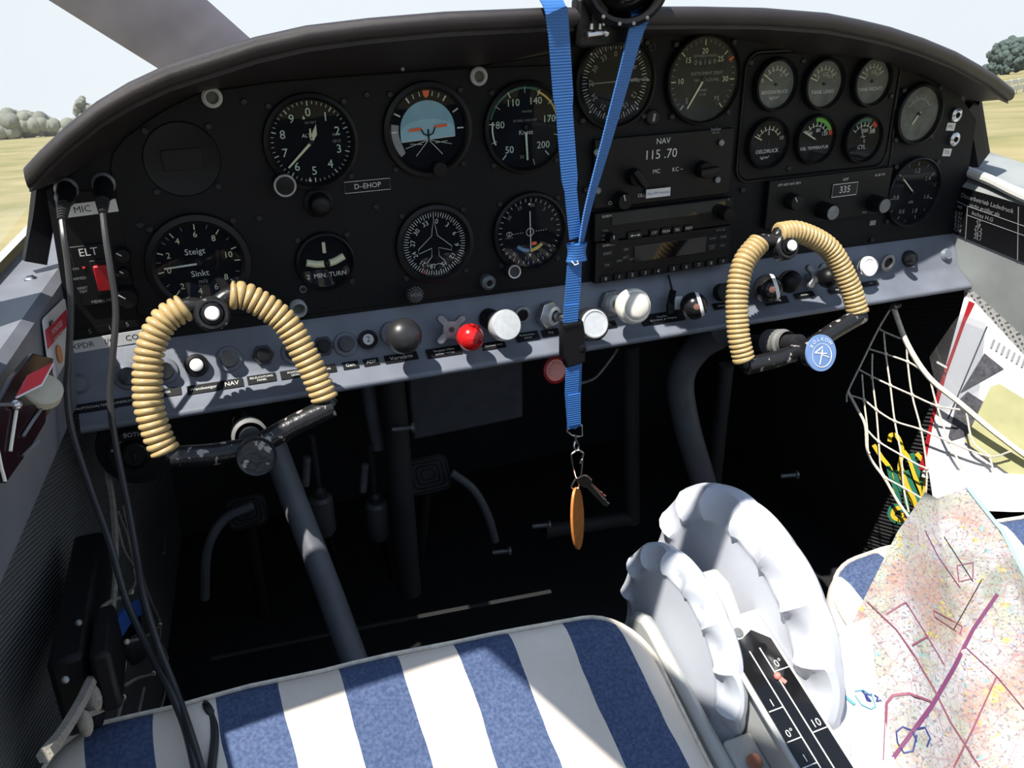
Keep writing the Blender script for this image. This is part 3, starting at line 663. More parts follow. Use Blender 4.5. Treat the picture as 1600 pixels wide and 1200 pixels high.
# artificial horizon
d = Dial('artificial_horizon', 'artificial horizon with pale blue sky disc and orange wing bars', 668, 203, 0.0335, 0.0405)
f = d.f
m_ = MB(); m_.arc(f, 0.0, 0.0245, rad(-100), rad(100), 0.0007, 0.0011, 30); build(m_, 'sky_disc', M['skyblue'], d.t)
m_ = MB(); m_.prism(f, [(-0.0245, -0.0085), (0.0245, -0.0065)] + [(0.0245 * cos(rad(a)), -0.001 + 0.0105 * sin(rad(a))) for a in range(0, 181, 15)], 0.0009, 0.0014); build(m_, 'horizon_drum', M['skyblue2'], d.t)
m_ = MB(); m_.prism(f, [(-0.024, -0.009), (0.024, -0.007), (0.021, -0.018), (0.010, -0.024), (-0.010, -0.024), (-0.021, -0.018)], 0.0011, 0.0016); gd = build(m_, 'ground_disc', M['dial'], d.t)
mw = MB(); mw.bar(f, (-0.024, -0.0085), (0.024, -0.0065), 0.0007, 0.0017, 0.0019)
for a, c in (((0, -0.008), (-0.012, -0.021)), ((0, -0.008), (0.012, -0.021)), ((0, -0.008), (-0.021, -0.014)), ((0, -0.008), (0.021, -0.013)), ((-0.017, -0.0105), (-0.006, -0.0115)), ((0.006, -0.011), (0.017, -0.010))): mw.bar(f, a, c, 0.0005, 0.0017, 0.0019)
build(mw, 'horizon_line', M['white'], gd)
mw = MB(); mw.bar(f, (-0.017, 0.0008), (-0.006, 0.0016), 0.0022, 0.0021, 0.0026); mw.bar(f, (0.006, 0.0026), (0.017, 0.0034), 0.0022, 0.0021, 0.0026); ac = build(mw, 'aircraft_bar', M['orange'], d.t)
mw = MB(); mw.tube([f.p(-0.0062, 0.001, 0.0024), f.p(-0.004, -0.003, 0.0024), f.p(0, -0.0045, 0.0024), f.p(0.004, -0.003, 0.0024), f.p(0.0062, 0.002, 0.0024)], 0.0006, 6); mw.tube([f.p(0, 0.001, 0.0024), f.p(0, -0.012, 0.0024)], 0.0007, 6); build(mw, 'aircraft_yoke', M['black'], ac)
for a in (-90, -62, -33, 33, 60, 90): d.tick(a, 0.80 if abs(a) > 40 else 0.82, 0.97, 0.0012)
for a in (-22, -11, 11, 22): d.tick(a, 0.84, 0.96, 0.0006)
d.m('orange').prism(f, [(-0.0030, 0.0325), (0.0030, 0.0325), (0.0022, 0.0285), (0, 0.0262), (-0.0022, 0.0285)], 0.0012, 0.0016)
d.m('greyprint').arc(f, 0.026, 0.0325, rad(-130), rad(-78), 0.0008, 0.0009, 10)
d.done()
q = at(682, 262, -0.0022); m_ = MB(); m_.lathe(FR(q), [(0, 0.012), (0.0062, 0.0115), (0.0068, 0.009), (0.0064, 0)], 20); build(m_, 'caging_knob', M['black'], d.t)
# airspeed indicator
d = Dial('airspeed_indicator', 'airspeed indicator in knots with white and yellow arcs', 820, 199, 0.0360, 0.0410)
for t_, a in (('50', -140), ('80', -82), ('110', -28), ('140', 25), ('170', 76), ('200', 133)): d.num(t_, a, 0.68, 0.0088, 'green')
for a in (-140, -110, -82, -55, -28, 0, 25, 50, 78, 105, 138, 165): d.tick(a, 0.82, 0.97, 0.0009 if a in (-140, -82, -28, 25, 78, 138) else 0.0005)
d.arc(0.86, 0.90, -115, -78, 'white'); d.arc(0.92, 0.97, -75, 22, 'dgreen'); d.arc(0.88, 0.93, 22, 95, 'yellowarc')
d.lab('Knots', 0.02, -0.12, 0.0058); d.lab('IK13002  I-43.21023', 0.0, 0.17, 0.0028, 'greyprint'); d.lab('WINTER', 0.05, 0.38, 0.0026, 'greyprint'); d.lab('30', -0.1, -0.72, 0.0045, 'greyprint')
d.hand(177, 0.12, 0.80, 0.0020, 'green', 0.0016); d.done()
# directional gyro
d = Dial('directional_gyro', 'compass dial with radial numerals and a thin horizontal pointer behind the blue lanyard', 960, 128, 0.0375, 0.0425)
for i in range(72): d.tick(i * 5, 0.80 if i % 2 else 0.76, 0.90, 0.0006, 'greyprint' if i % 2 else 'white')
for i in range(12): d.num(str(i * 3), i * 30, 0.64, 0.0066, 'greyprint', turn=True)
for a in (45, 90, 135, 225, 315): d.m('white').prism(d.f.off(*ang_pos(0.0355, rad(a))).rot(-rad(a)), [(-0.0012, -0.001), (0.0012, -0.001), (0, 0.0012)], 0.0009, 0.001)
m_ = MB(); m_.bar(d.f, (-0.027, -0.0005), (0.0345, 0.0015), 0.0008, 0.0018, 0.0022); m_.bar(d.f, (0.016, 0.0008), (0.023, 0.0012), 0.0026, 0.0018, 0.0022); build(m_, 'needle', M['greyprint'], d.t); d.done()
# tachometer
d = Dial('tachometer', 'engine tachometer with hour counter drum and pale needle pointing lower left', 1098, 124, 0.0385, 0.0425, 'dialmid')
for i, t_ in enumerate(('5', '10', '15', '20', '25', '30', '35')):
    a = -138 + 46 * i; d.num(t_, a, 0.66, 0.0072, 'cream' if 0 < i < 6 else 'greyprint'); d.tick(a, 0.80, 0.93, 0.0010, 'cream')
    if i < 6:
        for k_ in range(1, 5): d.tick(a + 46 * k_ / 5, 0.86, 0.93, 0.0005, 'greyprint')
d.tick(60, 0.84, 1.0, 0.0022, 'orange')
d.lab('BETRIEBSSTUNDEN', 0.02, 0.55, 0.0030, 'greyprint'); d.lab('0 6 1 6 9', 0.02, 0.40, 0.0068, 'greyprint'); d.lab('INSTRUMENT ZEIGT', 0.10, 0.14, 0.0040, 'greyprint'); d.lab('100 U/MIN ZUVIEL', 0.10, -0.02, 0.0036, 'greyprint'); d.lab('U/MIN', 0.02, -0.26, 0.003, 'greyprint'); d.lab('x 100', 0.02, -0.36, 0.003, 'greyprint')
d.hand(213, -0.06, 0.80, 0.0020, 'cream', 0.0014); d.done()
# engine cluster
def small(name, label, px, py, face, txts, hand, arcs=(), nums=(), hk='cream', rr=0.0225, tk=(-55, 55, 6)):
    d = Dial(name, label, px, py, rr, 0.0262, face, screws=False, h=0.0044)
    d.arc(0.60, 0.64, tk[0], tk[1], 'greyprint'); d.ticks(tk[0], tk[1], tk[2], 0.58, 0.78, 0.0009, 'cream')
    for a0, a1, k_ in arcs: d.arc(0.80, 0.98, a0, a1, k_)
    for t_, a, r in nums: d.num(t_, a, r, 0.0056, 'cream' if face != 'dial' else 'white')
    for t_, x, y, s in txts: d.lab(t_, x, y, s * 1.25, 'white')
    d.hand(hand[0], hand[1], hand[2], 0.0013, hk, 0.0009); d.done(); return d
small('pressure_gauge', 'small grey gauge at the upper left of the engine cluster', 1211, 132, 'dialgrey', [('BENZINDRUCK', 0, -0.32, 0.0038), ('kg/cm²', 0, -0.55, 0.0036)], (-58, 0.3, 0.85), nums=[('0', -75, 0.75), ('1', 35, 0.45)])
small('fuel_gauge', 'left tank fuel gauge in the upper row of the engine cluster', 1286, 131, 'dialgrey', [('TANK LINKS', 0, -0.35, 0.0042)], (-70, 0.45, 0.9), nums=[('0', -50, 0.45), ('1/2', 5, 0.4), ('1/1', 50, 0.45)])
small('fuel_gauge', 'right tank fuel gauge at the upper right of the engine cluster', 1361, 127, 'dialgrey', [('TANK RECHTS', 0, -0.35, 0.0040)], (-72, 0.45, 0.9), nums=[('0', -50, 0.45), ('1/2', 5, 0.4), ('1/1', 50, 0.45)])
small('oil_pressure_gauge', 'oil pressure gauge at the lower left of the engine cluster', 1199, 224, 'dial', [('OELDRUCK', 0, -0.35, 0.0044), ('kg/cm²', -0.1, -0.62, 0.0034)], (-65, 0.45, 0.9), nums=[('5', 0, 0.45), ('10', 75, 0.75)])
small('oil_temperature_gauge', 'oil temperature gauge with a bright green arc at its top', 1273, 218, 'dial', [('OEL TEMPERATUR', 0, -0.38, 0.0036)], (-62, 0.0, 0.9), arcs=[(-5, 65, 'greenarc'), (65, 80, 'redprint')], nums=[('40', -50, 0.45), ('80', 15, 0.42), ('120', 65, 0.55)], hk='white')
small('cylinder_temperature_gauge', 'cylinder head temperature gauge at the lower right of the engine cluster', 1347, 217, 'dial', [('°C', 0.0, 0.02, 0.0052), ('CYL', 0, -0.38, 0.005)], (-25, -0.2, 0.7), arcs=[(-40, 25, 'dgreen'), (35, 55, 'redprint')], nums=[('200', 10, 0.38), ('300', 60, 0.6)], hk='greyprint')
# clock like gauge and boost gauge on the right
d = Dial('ammeter', 'round grey gauge with a short yellow needle at the right end of the panel', 1434, 178, 0.0285, 0.0335, 'dialgrey'); d.hand(38, -0.45, 0.1, 0.0016, 'cream'); d.arc(0.55, 0.58, -60, 60, 'greyprint'); d.ticks(-60, 60, 6, 0.58, 0.72, 0.0006, 'greyprint'); d.done()
d = Dial('boost_gauge', 'manifold pressure gauge marked ata at the right end of the panel', 1425, 300, 0.0365, 0.0405, 'dial')
for i, t_ in enumerate(('0.6', '0.8', '1', '1.2', '1.4', '1.6', '1.8')):
    a = -152 + 52 * i; d.num(t_, a, 0.66, 0.0072, 'greyprint'); d.tick(a, 0.82, 0.94, 0.0009, 'greyprint'); d.tick(a + 26, 0.86, 0.94, 0.0005, 'greyprint')
d.lab('ata', 0, -0.30, 0.006, 'greyprint'); d.hand(-48, -0.05, 0.66, 0.0014, 'cream'); d.done()
# variometer
d = Dial('variometer', 'variometer lettered Steigt and Sinkt with a white needle near zero', 311, 411, 0.0335, 0.0420)
for t_, a in (('2', -68), ('4', -34), ('6', 2), ('8', 37), ('10', 80), ('8', 127), ('6', 155), ('4', 187), ('2', 222), ('0', -98)): d.num(t_, a, 0.72, 0.0072, 'cream')
for a in (-68, -34, 2, 37, 72, 92, 127, 155, 187, 222, -98): d.tick(a, 0.84, 0.98, 0.0009, 'cream')
for a in (-82, -51, -42, -17, 20, 55, 110, 205, 240): d.tick(a, 0.88, 0.98, 0.0005, 'greyprint')
d.lab('Steigt', -0.05, 0.30, 0.0072); d.lab('Sinkt', -0.02, -0.26, 0.0072); d.lab('m/s', 0.02, -0.46, 0.0052, 'greyprint')
d.hand(-92, -0.05, 0.82, 0.0017, 'white', 0.0012); d.done()
# turn indicator
d = Dial('turn_indicator', 'turn and slip indicator with a pale curved level tube', 508, 408, 0.0225, 0.0265)
f = d.f
m_ = MB(); m_.tube(spline([f.p(-0.0165, 0.001, 0.0018), f.p(-0.006, -0.0016, 0.0018), f.p(0.006, -0.0012, 0.0018), f.p(0.0165, 0.003, 0.0018)], 6), 0.0031, 10); lv = build(m_, 'level_tube', M['cream'], d.t)
m_ = MB(); m_.ball(f.p(0.0008, -0.0014, 0.003), 0.0034, 14, 8); build(m_, 'ball', M['black'], lv)
m_ = MB(); m_.box(f.off(0, 0.0125, 0.0016), 0.0028, 0.0095, 0.0006); build(m_, 'turn_needle', M['cream'], d.t)
d.lab('2  MIN. TURN', 0.0, -0.55, 0.0058); d.done()
m_ = MB(); q = at(515, 470, -0.0022); m_.tube([q + V((0.011 * cos(a), 0, 0.006 * sin(a))) for a in [rad(180 + 18 * i) for i in range(11)]], 0.0009, 6); build(m_, 'lower_rim', M['bezel'], d.t)
# ADF indicator
d = Dial('radio_compass', 'radio compass dial with a white aeroplane outline and radial numerals', 679, 381, 0.0305, 0.0375)
for i in range(72): d.tick(i * 5, 0.84 if i % 2 else 0.80, 0.96, 0.0006, 'white')
for i in range(12): d.num(str(i * 3), i * 30 + 8, 0.68, 0.0062, 'white', turn=True)
f = d.f
half = [(0, 0.0225), (0.0018, 0.014), (0.0026, 0.008), (0.0160, -0.0035), (0.0158, -0.0075), (0.0032, -0.0035), (0.0036, -0.0115), (0.0085, -0.0165), (0.0085, -0.0200), (0.0022, -0.0185), (0, -0.0195)]
ol = half + [(-a, b_) for a, b_ in reversed(half[1:-1])]
m_ = MB(); m_.tube([f.p(a, b_, 0.0012) for a, b_ in ol], 0.00030, 4, closed=True); m_.tube([f.p(0, 0.0225, 0.0012), f.p(0, 0.030, 0.0012)], 0.0003, 4); build(m_, 'aeroplane_outline', M['white'], d.t)
d.m('redprint').prism(f.off(*ang_pos(0.0275, rad(205))), [(-0.0014, -0.001), (0.0014, -0.001), (0, 0.0014)], 0.0010, 0.0012); d.done()
q = at(643, 457, -0.0022); m_ = MB()
m_.lathe(axis_frame(q, V((0.0, -1, 0.15))), [(0, 0.015), (0.0062, 0.0155), (0.0068, 0.0145), (0.0068, 0.0)], 24); kb = build(m_, 'heading_knob', M['darkmetal'], d.t)
fr_ = axis_frame(q, V((0.0, -1, 0.15)))
for i in range(16):
    m_ = MB(); a = 2 * pi * i / 16; m_.cyl(fr_.p(0.0068 * cos(a), 0.0068 * sin(a), 0.001), fr_.p(0.0068 * cos(a), 0.0068 * sin(a), 0.0142), 0.0006, n=6); build(m_, 'knurl', M['steel'], kb)
m_ = MB(); m_.text(fr_.off(0, 0, 0), 'HDG', 0.0045, 0.0160); build(m_, 'lettering', M['greyprint'], kb, smooth=0)
# VOR indicator
d = Dial('course_indicator', 'course deviation indicator with white centre circle and vertical needle', 827, 362, 0.0335, 0.0385)
for i in range(36): d.tick(i * 10 + 3, 0.86, 0.95, 0.0005, 'white')
for t_, a in (('33', -28), ('36', 2), ('3', 32), ('6', 62), ('9', 122), ('12', 152), ('15', 182), ('18', 212), ('30', -58)): d.num(t_, a + 5, 0.76, 0.0050, 'greyprint', turn=True)
f = d.f
m_ = MB(); m_.lathe(f, [(0.0034, 0.0016), (0.0040, 0.0016), (0.0040, 0.0019), (0.0034, 0.0019)], 24, close=True); build(m_, 'centre_circle', M['white'], d.t)
m_ = MB(); m_.bar(f, (0, 0.020), (0.0005, -0.016), 0.0009, 0.002, 0.0023); build(m_, 'needle', M['white'], d.t)
for i in range(1, 6):
    for s in (-1, 1): d.m('white').lathe(f.off(s * (0.0045 + 0.0025 * i), 0.001 * s * i * 0.1), [(0, 0.0011), (0.0005, 0.001)], 6)
d.m('white').lathe(f.off(0, 0.0265), [(0, 0.0011), (0.0012, 0.001)], 10); d.m('white').prism(f, [(-0.0014, -0.0215), (0.0014, -0.0215), (0, -0.0245)], 0.001, 0.0012)
d.m('bluearc').arc(f, 0.0165, 0.0195, rad(182), rad(225), 0.0010, 0.0012); d.m('yellowarc').arc(f, 0.0165, 0.0195, rad(135), rad(178), 0.0010, 0.0012); d.m('orange').box(f.off(0.0045, -0.0115, 0.001), 0.005, 0.0028, 0.0003)
d.m('white').tube([f.p(-0.021 + 0.003 * cos(a), 0.0 + 0.0022 * sin(a), 0.001) for a in [rad(60 * i) for i in range(6)]], 0.0003, 4, closed=True); d.m('white').tube([f.p(-0.021, 0.0022, 0.001), f.p(-0.021, -0.0022, 0.001)], 0.0003, 4); d.lab('NARCO', -0.62, -0.11, 0.0022, 'greyprint')
d.done()
q = at(796, 421, -0.0022); m_ = MB(); m_.lathe(axis_frame(q, V((0, -1, 0.1))), [(0, 0.013), (0.0058, 0.0135), (0.0064, 0.012), (0.0064, 0)], 20); kb = build(m_, 'course_knob', M['darkmetal'], d.t)
m_ = MB(); m_.lathe(axis_frame(q, V((0, -1, 0.1))), [(0.0052, 0.0136), (0.0062, 0.0142), (0.0066, 0.013), (0.0058, 0.012)], 20, close=True); build(m_, 'knob_ring', M['alu'], kb)
# blanked instrument hole
q = at(285, 249, -0.0022); t = thing('blanking_plate', q, 'blank round black cover where an instrument is missing', 'cover'); m_ = MB(); m_.lathe(FR(q), [(0, 0.0006), (0.0270, 0.0006), (0.0282, 0.0012), (0.0292, 0)], 40); build(m_, 'disc', M['black'], t)
m_ = MB(); m_.box(FR(q).off(0, 0, 0.001), 0.030, 0.016, 0.0012); build(m_, 'inner_plate', M['bezel'], t, bevel=0.0004)
for a in (45, 135, 225, 315): inst('screw', ME_SCR, t, FR(q).p(0.033 * sin(rad(a)), 0.033 * cos(rad(a))))

# post light rings and small panel knobs
def ring(name, label, px, py, r1, r0, m, hole='black', h=0.004, cat='lamp', group=None, y=-0.0022):
    q = at(px, py, y); t = thing(name, q, label, cat, group); a = MB(); a.lathe(FR(q), [(r0, 0.0005), (r0, h * 0.9), (r0 + (r1 - r0) * 0.3, h), (r1, h * 0.7), (r1, 0)], 28); build(a, 'ring', M[m], t)
    a = MB(); a.lathe(FR(q), [(0, 0.0008), (r0, 0.0008)], 20); build(a, 'core', M[hole], t); return t
ring('panel_lamp', 'pale ring lamp at the top left corner of the flight plate', 331, 152, 0.0078, 0.0048, 'console', 'dialgrey')
ring('panel_lamp', 'pale ring lamp between the artificial horizon and airspeed indicator', 747, 119, 0.0078, 0.0048, 'console', 'dialgrey')
ring('panel_lamp', 'bright ring lamp beside the left control yoke', 465, 480, 0.0074, 0.0056, 'alu', 'dialgrey', 0.010)
ring('panel_lamp', 'pale threaded lamp below and right of the radio compass', 760, 439, 0.0070, 0.0030, 'dullmetal', 'darkmetal', 0.010)
ring('panel_socket', 'small bright ringed hole under the turn indicator', 473, 451, 0.0034, 0.0022, 'dullmetal', 'black', 0.003, 'socket')
ring('panel_socket', 'small ringed hole right of the compass dial behind the lanyard', 1017, 73, 0.0036, 0.0028, 'dullmetal', 'black', 0.003, 'socket')
q = at(497, 316, -0.0022); t = thing('push_control', q, 'black domed push knob between altimeter and turn indicator', 'knob'); m_ = MB(); m_.lathe(FR(q), [(0.0125, 0), (0.0125, 0.003), (0.0095, 0.005), (0.0085, 0.013)], 28); build(m_, 'collar', M['black'], t); m_ = MB(); m_.ball(q + V((0, -0.013, 0)), 0.0085, 24, 12, V((0, 1, 0)), 0.6); build(m_, 'cap', M['bezel'], t)
q = at(1019, 183, -0.0022); t = thing('panel_lamp', q, 'small round lamp with a pale bar below right of the compass dial', 'lamp'); m_ = MB(); m_.lathe(FR(q), [(0, 0.003), (0.0062, 0.003), (0.0075, 0.002), (0.0075, 0)], 24); build(m_, 'base', M['bezel'], t); m_ = MB(); m_.box(FR(q).rot(-0.2).off(0, 0, 0.0033), 0.0026, 0.0072, 0.001); build(m_, 'bar', M['greyprint'], t)

# ---------------------------------------------------------------- placards
def placard(name, label, fr_, w_, h_, body, base, ink, size, cat='placard', th=0.0008, parent=None, frame=None, group=None):
    if parent is None: t = thing(name, fr_.o, label, cat, group)
    m = MB(); m.box(fr_.off(0, 0, th / 2), w_, h_, th)
    pl = build(m, 'plate' if parent is None else name, M[base], t if parent is None else parent)
    par = t if parent is None else pl
    if frame:
        m = MB(); m.tube([fr_.p(a * w_ / 2, b_ * h_ / 2, th) for a, b_ in ((-1, -1), (1, -1), (1, 1), (-1, 1))], 0.0003, 4, closed=True); build(m, 'border', M[frame], par)
    if body:
        m = MB(); lines = body.split('\n')
        for i, l in enumerate(lines): m.text(fr_.off(0, (len(lines) - 1) * size * 0.52 - i * size * 1.04), l, size, th + 0.0001)
        build(m, 'lettering', M[ink], par, smooth=0)
    return pl
placard('placard', 'framed registration plate reading D-EHOP', FR(at(574, 290, -0.0022)), 0.040, 0.0095, 'D–EHOP', 'black', 'white', 0.0062, frame='white')
placard('placard', 'white tape label reading MIC above the emergency transmitter panel', FR(at(144, 325, -0.0015)).rot(0.03), 0.036, 0.0098, '    MIC           ', 'labelwhite', 'ink', 0.0072)
placard('placard', 'white tape label reading XPDR I/C COM at the left end of the panel', FR(at(170, 533, -0.0015)).rot(0.02), 0.054, 0.0105, 'XPDR    I/C    COM', 'labelwhite', 'ink', 0.0068)
placard('placard', 'white label reading Non FM Immune on the navigation radio', FR(at(1028, 301, -0.009)), 0.0275, 0.0085, 'Non FM Immune', 'labelwhite', 'navy', 0.0036)
placard('placard', 'small white label reading MIC beside the upper right jack', FR(at(1485, 198, 0)).rot(-0.1), 0.0125, 0.0085, 'MIC', 'labelwhite', 'ink', 0.0055)
placard('placard', 'small white label reading TEL beside the lower right jack', FR(at(1479, 238, 0)).rot(-0.1), 0.0125, 0.0085, 'TEL', 'labelwhite', 'ink', 0.0055)
for px, py, l in ((1491, 179, 'upper headset jack socket at the right end of the panel'), (1488, 217, 'lower headset jack socket at the right end of the panel')): ring('jack_socket', l, px, py, 0.0075, 0.0032, 'steel', 'black', 0.006, 'socket', y=0)

# ---------------------------------------------------------------- avionics boxes
def unit(name, label, cat, corners, depth, m='black', base=0.0):
    """corners in pixels: top left, top right, bottom right, bottom left"""
    q = [at(a, b_, -base) for a, b_ in corners]; c = sum(q, V((0, 0, 0))) / 4; w_ = ((q[1] - q[0]).x + (q[2] - q[3]).x) / 2; h_ = (q[0].z + q[1].z - q[2].z - q[3].z) / 2
    t = thing(name, V((c.x, 0, c.z)), label, cat); fr_ = FR(V((c.x, -base, c.z)))
    b_ = MB(); b_.box(fr_.off(0, 0, depth / 2), w_, h_, depth); build(b_, 'body', M[m], t, bevel=0.0008)
    return t, fr_.off(0, 0, depth), w_, h_
def words(t, fr_, items, name='lettering', m='white'):
    b_ = MB()
    for s, x, y, sz in items: b_.text(fr_.off(x, y), s, sz, 0.0002)
    return build(b_, name, M[m], t, smooth=0)
def knob(t, fr_, x, y, r, L_, m='black', name='knob', pointer=None, tip=None):
    b_ = MB(); f_ = fr_.off(x, y); b_.lathe(f_, [(r * 1.0, 0), (r * 0.95, L_ * 0.9), (r * 0.85, L_), (0, L_)], 22); k = build(b_, name, M[m], t)
    if pointer is not None:
        b_ = MB(); b_.box(f_.rot(pointer).off(0, r * 0.5, L_), 0.0009, r * 0.7, 0.0005); build(b_, 'pointer', M['white'], k)
    if tip:
        b_ = MB(); b_.lathe(f_, [(0, L_ + 0.0006), (r * 0.8, L_ + 0.0005), (r * 0.82, L_)], 20); build(b_, 'cap', M[tip], k)
    return k
# navigation receiver
t, f, w_, h_ = unit('navigation_radio', 'black navigation receiver showing 115.70 below the compass dial', 'radio', ((922, 214), (1140, 202), (1136, 300), (926, 325)), 0.006)
words(t, f, [('NAV', -0.004, 0.026, 0.0078), ('115 .70', -0.006, 0.0135, 0.0125), ('MC', -0.010, -0.0025, 0.0058), ('KC –', 0.014, -0.0025, 0.0058), ('OLUME', -0.022, -0.0245, 0.0048), ('OFF', -0.058, -0.0285, 0.0052)])
words(t, f, [('becker', 0.056, 0.033, 0.0044), ('NR 100', 0.056, 0.0295, 0.0026)], 'lettering', 'greyprint')
for x, y, a in ((-0.036, -0.005, 0.7), (0.042, -0.0045, -1.5)):
    k = knob(t, f, x, y, 0.0085, 0.010, pointer=None, name='selector'); b_ = MB(); b_.box(f.off(x, y).rot(a).off(0, 0, 0.013), 0.006, 0.022, 0.008); build(b_, 'grip', M['bezel'], k, bevel=0.001)
knob(t, f, -0.050, -0.026, 0.0085, 0.012, name='volume_knob', tip=None, pointer=0.3)
# transceiver and transponder
t, f, w_, h_ = unit('communication_radio', 'upper black radio with dark display and row of small buttons', 'radio', ((922, 331), (1137, 306), (1134, 348), (922, 374)), 0.010)
b_ = MB(); b_.box(f.off(0.004, 0.007, 0.0004), w_ - 0.028, 0.0125, 0.001); build(b_, 'display', M['darkglass'], t, bevel=0.0003)
words(t, f, [('GARMIN', -0.066, 0.0105, 0.0036), ('C', 0.074, 0.0125, 0.0026)]); words(t, f, [('PULL', -0.068, -0.0035, 0.0028), ('VOL', -0.070, -0.0085, 0.0026), ('OFF', -0.070, -0.0125, 0.0026)], 'lettering', 'greyprint')
for i, s in enumerate(('C/F', 'MON', 'SEL', 'MEM')):
    b_ = MB(); b_.box(f.off(-0.014 + 0.0135 * i, -0.0115, 0.0012), 0.010, 0.0065, 0.0024); k = build(b_, 'button', M['bezel'], t, bevel=0.0006); b_ = MB(); b_.text(f.off(-0.014 + 0.0135 * i, -0.0115), s, 0.0038, 0.0026); build(b_, 'button_letters', M['white'], k, smooth=0)
b_ = MB(); b_.box(f.off(-0.036, -0.0115, 0.0012), 0.017, 0.0075, 0.0024); k = build(b_, 'transfer_button', M['bezel'], t, bevel=0.0008); b_ = MB(); b_.bar(f.off(-0.036, -0.0115), (-0.004, 0), (0.004, 0), 0.0007, 0.0025, 0.0027)
for s in (-1, 1): b_.prism(f.off(-0.036, -0.0115), [(s * 0.003, 0.0014), (s * 0.006, 0), (s * 0.003, -0.0014)], 0.0025, 0.0027)
build(b_, 'arrow', M['white'], k)
knob(t, f, -0.064, -0.011, 0.0055, 0.010, pointer=0.1); knob(t, f, 0.068, 0.0, 0.0075, 0.012)
t, f, w_, h_ = unit('transponder', 'lower black transponder with number keys 0 to 9 and dark display', 'radio', ((922, 376), (1134, 350), (1131, 409), (924, 438)), 0.010)
b_ = MB(); b_.box(f.off(0.006, 0.0045, 0.0004), 0.086, 0.017, 0.001); build(b_, 'display', M['darkglass'], t, bevel=0.0004)
words(t, f, [('GARMIN', -0.066, 0.0175, 0.0036)]); words(t, f, [('GTX 328', 0.066, 0.0175, 0.003), ('IDENT', -0.067, 0.009, 0.0034), ('VFR', -0.067, -0.003, 0.0034), ('ON', -0.046, 0.0105, 0.0034), ('ALT', -0.046, 0.0025, 0.0034), ('STBY', -0.053, -0.0005, 0.0030), ('OFF', -0.039, -0.0005, 0.0030), ('FUNC', 0.057, 0.0095, 0.0032), ('CRSR', 0.070, 0.0095, 0.0032), ('START', 0.057, 0.0015, 0.0026), ('STOP', 0.057, -0.001, 0.0026), ('CLR', 0.070, 0.0005, 0.0032)], 'lettering', 'greyprint')
for i in range(10):
    x = -0.069 + 0.0152 * i + (0.0035 if i >= 5 else 0); b_ = MB(); b_.box(f.off(x, -0.0165, 0.0010), 0.0115, 0.0065, 0.002); k = build(b_, 'key', M['bezel'], t, bevel=0.0005); b_ = MB(); b_.text(f.off(x, -0.0165), str(i), 0.0052, 0.0022); build(b_, 'digit', M['white'], k, smooth=0)
for x, y in ((-0.067, 0.009), (-0.067, -0.003), (-0.046, 0.0105), (-0.046, 0.0025), (0.057, 0.0095), (0.070, 0.0095), (0.057, 0.0), (0.070, 0.0005)):
    b_ = MB(); b_.box(f.off(x, y, -0.0002), 0.0115, 0.0062, 0.0006); build(b_, 'function_key', M['bezel'], t, bevel=0.0002)
# ADF receiver
t, f, w_, h_ = unit('adf_receiver', 'black direction finder receiver showing 335 under the engine gauges', 'radio', ((1192, 279), (1383, 262), (1378, 334), (1192, 350)), 0.008)
b_ = MB(); b_.box(f.off(0.018, 0.007, 0.0004), 0.034, 0.0135, 0.001); dsp = build(b_, 'display', M['darkglass'], t); b_ = MB(); b_.tube([f.p(0.018 + a * 0.017, 0.007 + c * 0.0068, 0.001) for a, c in ((-1, -1), (1, -1), (1, 1), (-1, 1))], 0.0005, 4, closed=True); build(b_, 'frame', M['white'], dsp); b_ = MB(); b_.text(f.off(0.018, 0.007), '335', 0.0105, 0.0011); build(b_, 'digits', M['white'], dsp, smooth=0)
words(t, f, [('ADF', 0.018, 0.018, 0.0042), ('OFF ADF ANT BFO', -0.058, 0.020, 0.0036), ('AS BS TO', 0.066, 0.0185, 0.0036), ('VOL', -0.066, -0.024, 0.003), ('TUN', 0.052, -0.022, 0.003)])
knob(t, f, -0.054, 0.002, 0.009, 0.012, name='mode_knob', pointer=0.6); knob(t, f, -0.010, -0.012, 0.0095, 0.018, m='bezel', name='tuning_knob', tip='dullmetal'); knob(t, f, 0.062, -0.012, 0.0095, 0.018, m='bezel', name='tuning_knob', tip='dullmetal')
placard('placard', 'tiny white sticker below the direction finder receiver', FR(at(1363, 348, 0)), 0.0085, 0.0055, '', 'greyprint', 'ink', 0.003)
# emergency transmitter panel
t, f, w_, h_ = unit('elt_panel', 'emergency transmitter panel lettered ELT with a red rocker switch', 'switch panel', ((114, 384), (172, 378), (184, 472), (124, 478)), 0.003, base=0.0015)
words(t, f, [('ELT', -0.001, 0.019, 0.0088)]); words(t, f, [('ON', -0.0125, 0.007, 0.0030), ('ARMED', -0.0115, -0.001, 0.0030), ('RESET', -0.0110, -0.009, 0.0028), ('TEST', -0.0110, -0.012, 0.0028), ('ME406 HM', 0.001, -0.0215, 0.0036), ('ACK TECH', 0.0145, -0.002, 0.003)], 'lettering', 'greyprint')
b_ = MB(); b_.box(f.off(0.005, -0.002, 0.0012), 0.0135, 0.029, 0.0024); rk = build(b_, 'switch_frame', M['bezel'], t, bevel=0.0006); b_ = MB(); b_.box(FR(f.p(0.005, -0.002, 0.003), f.u, f.v + f.w * 0.12), 0.0098, 0.0215, 0.004); build(b_, 'rocker', M['redplastic'], rk, bevel=0.001)
b_ = MB(); b_.lathe(f.off(-0.0065, 0.007), [(0, 0.0012), (0.001, 0.0008), (0.0012, 0)], 8); build(b_, 'led', M['redprint'], t)
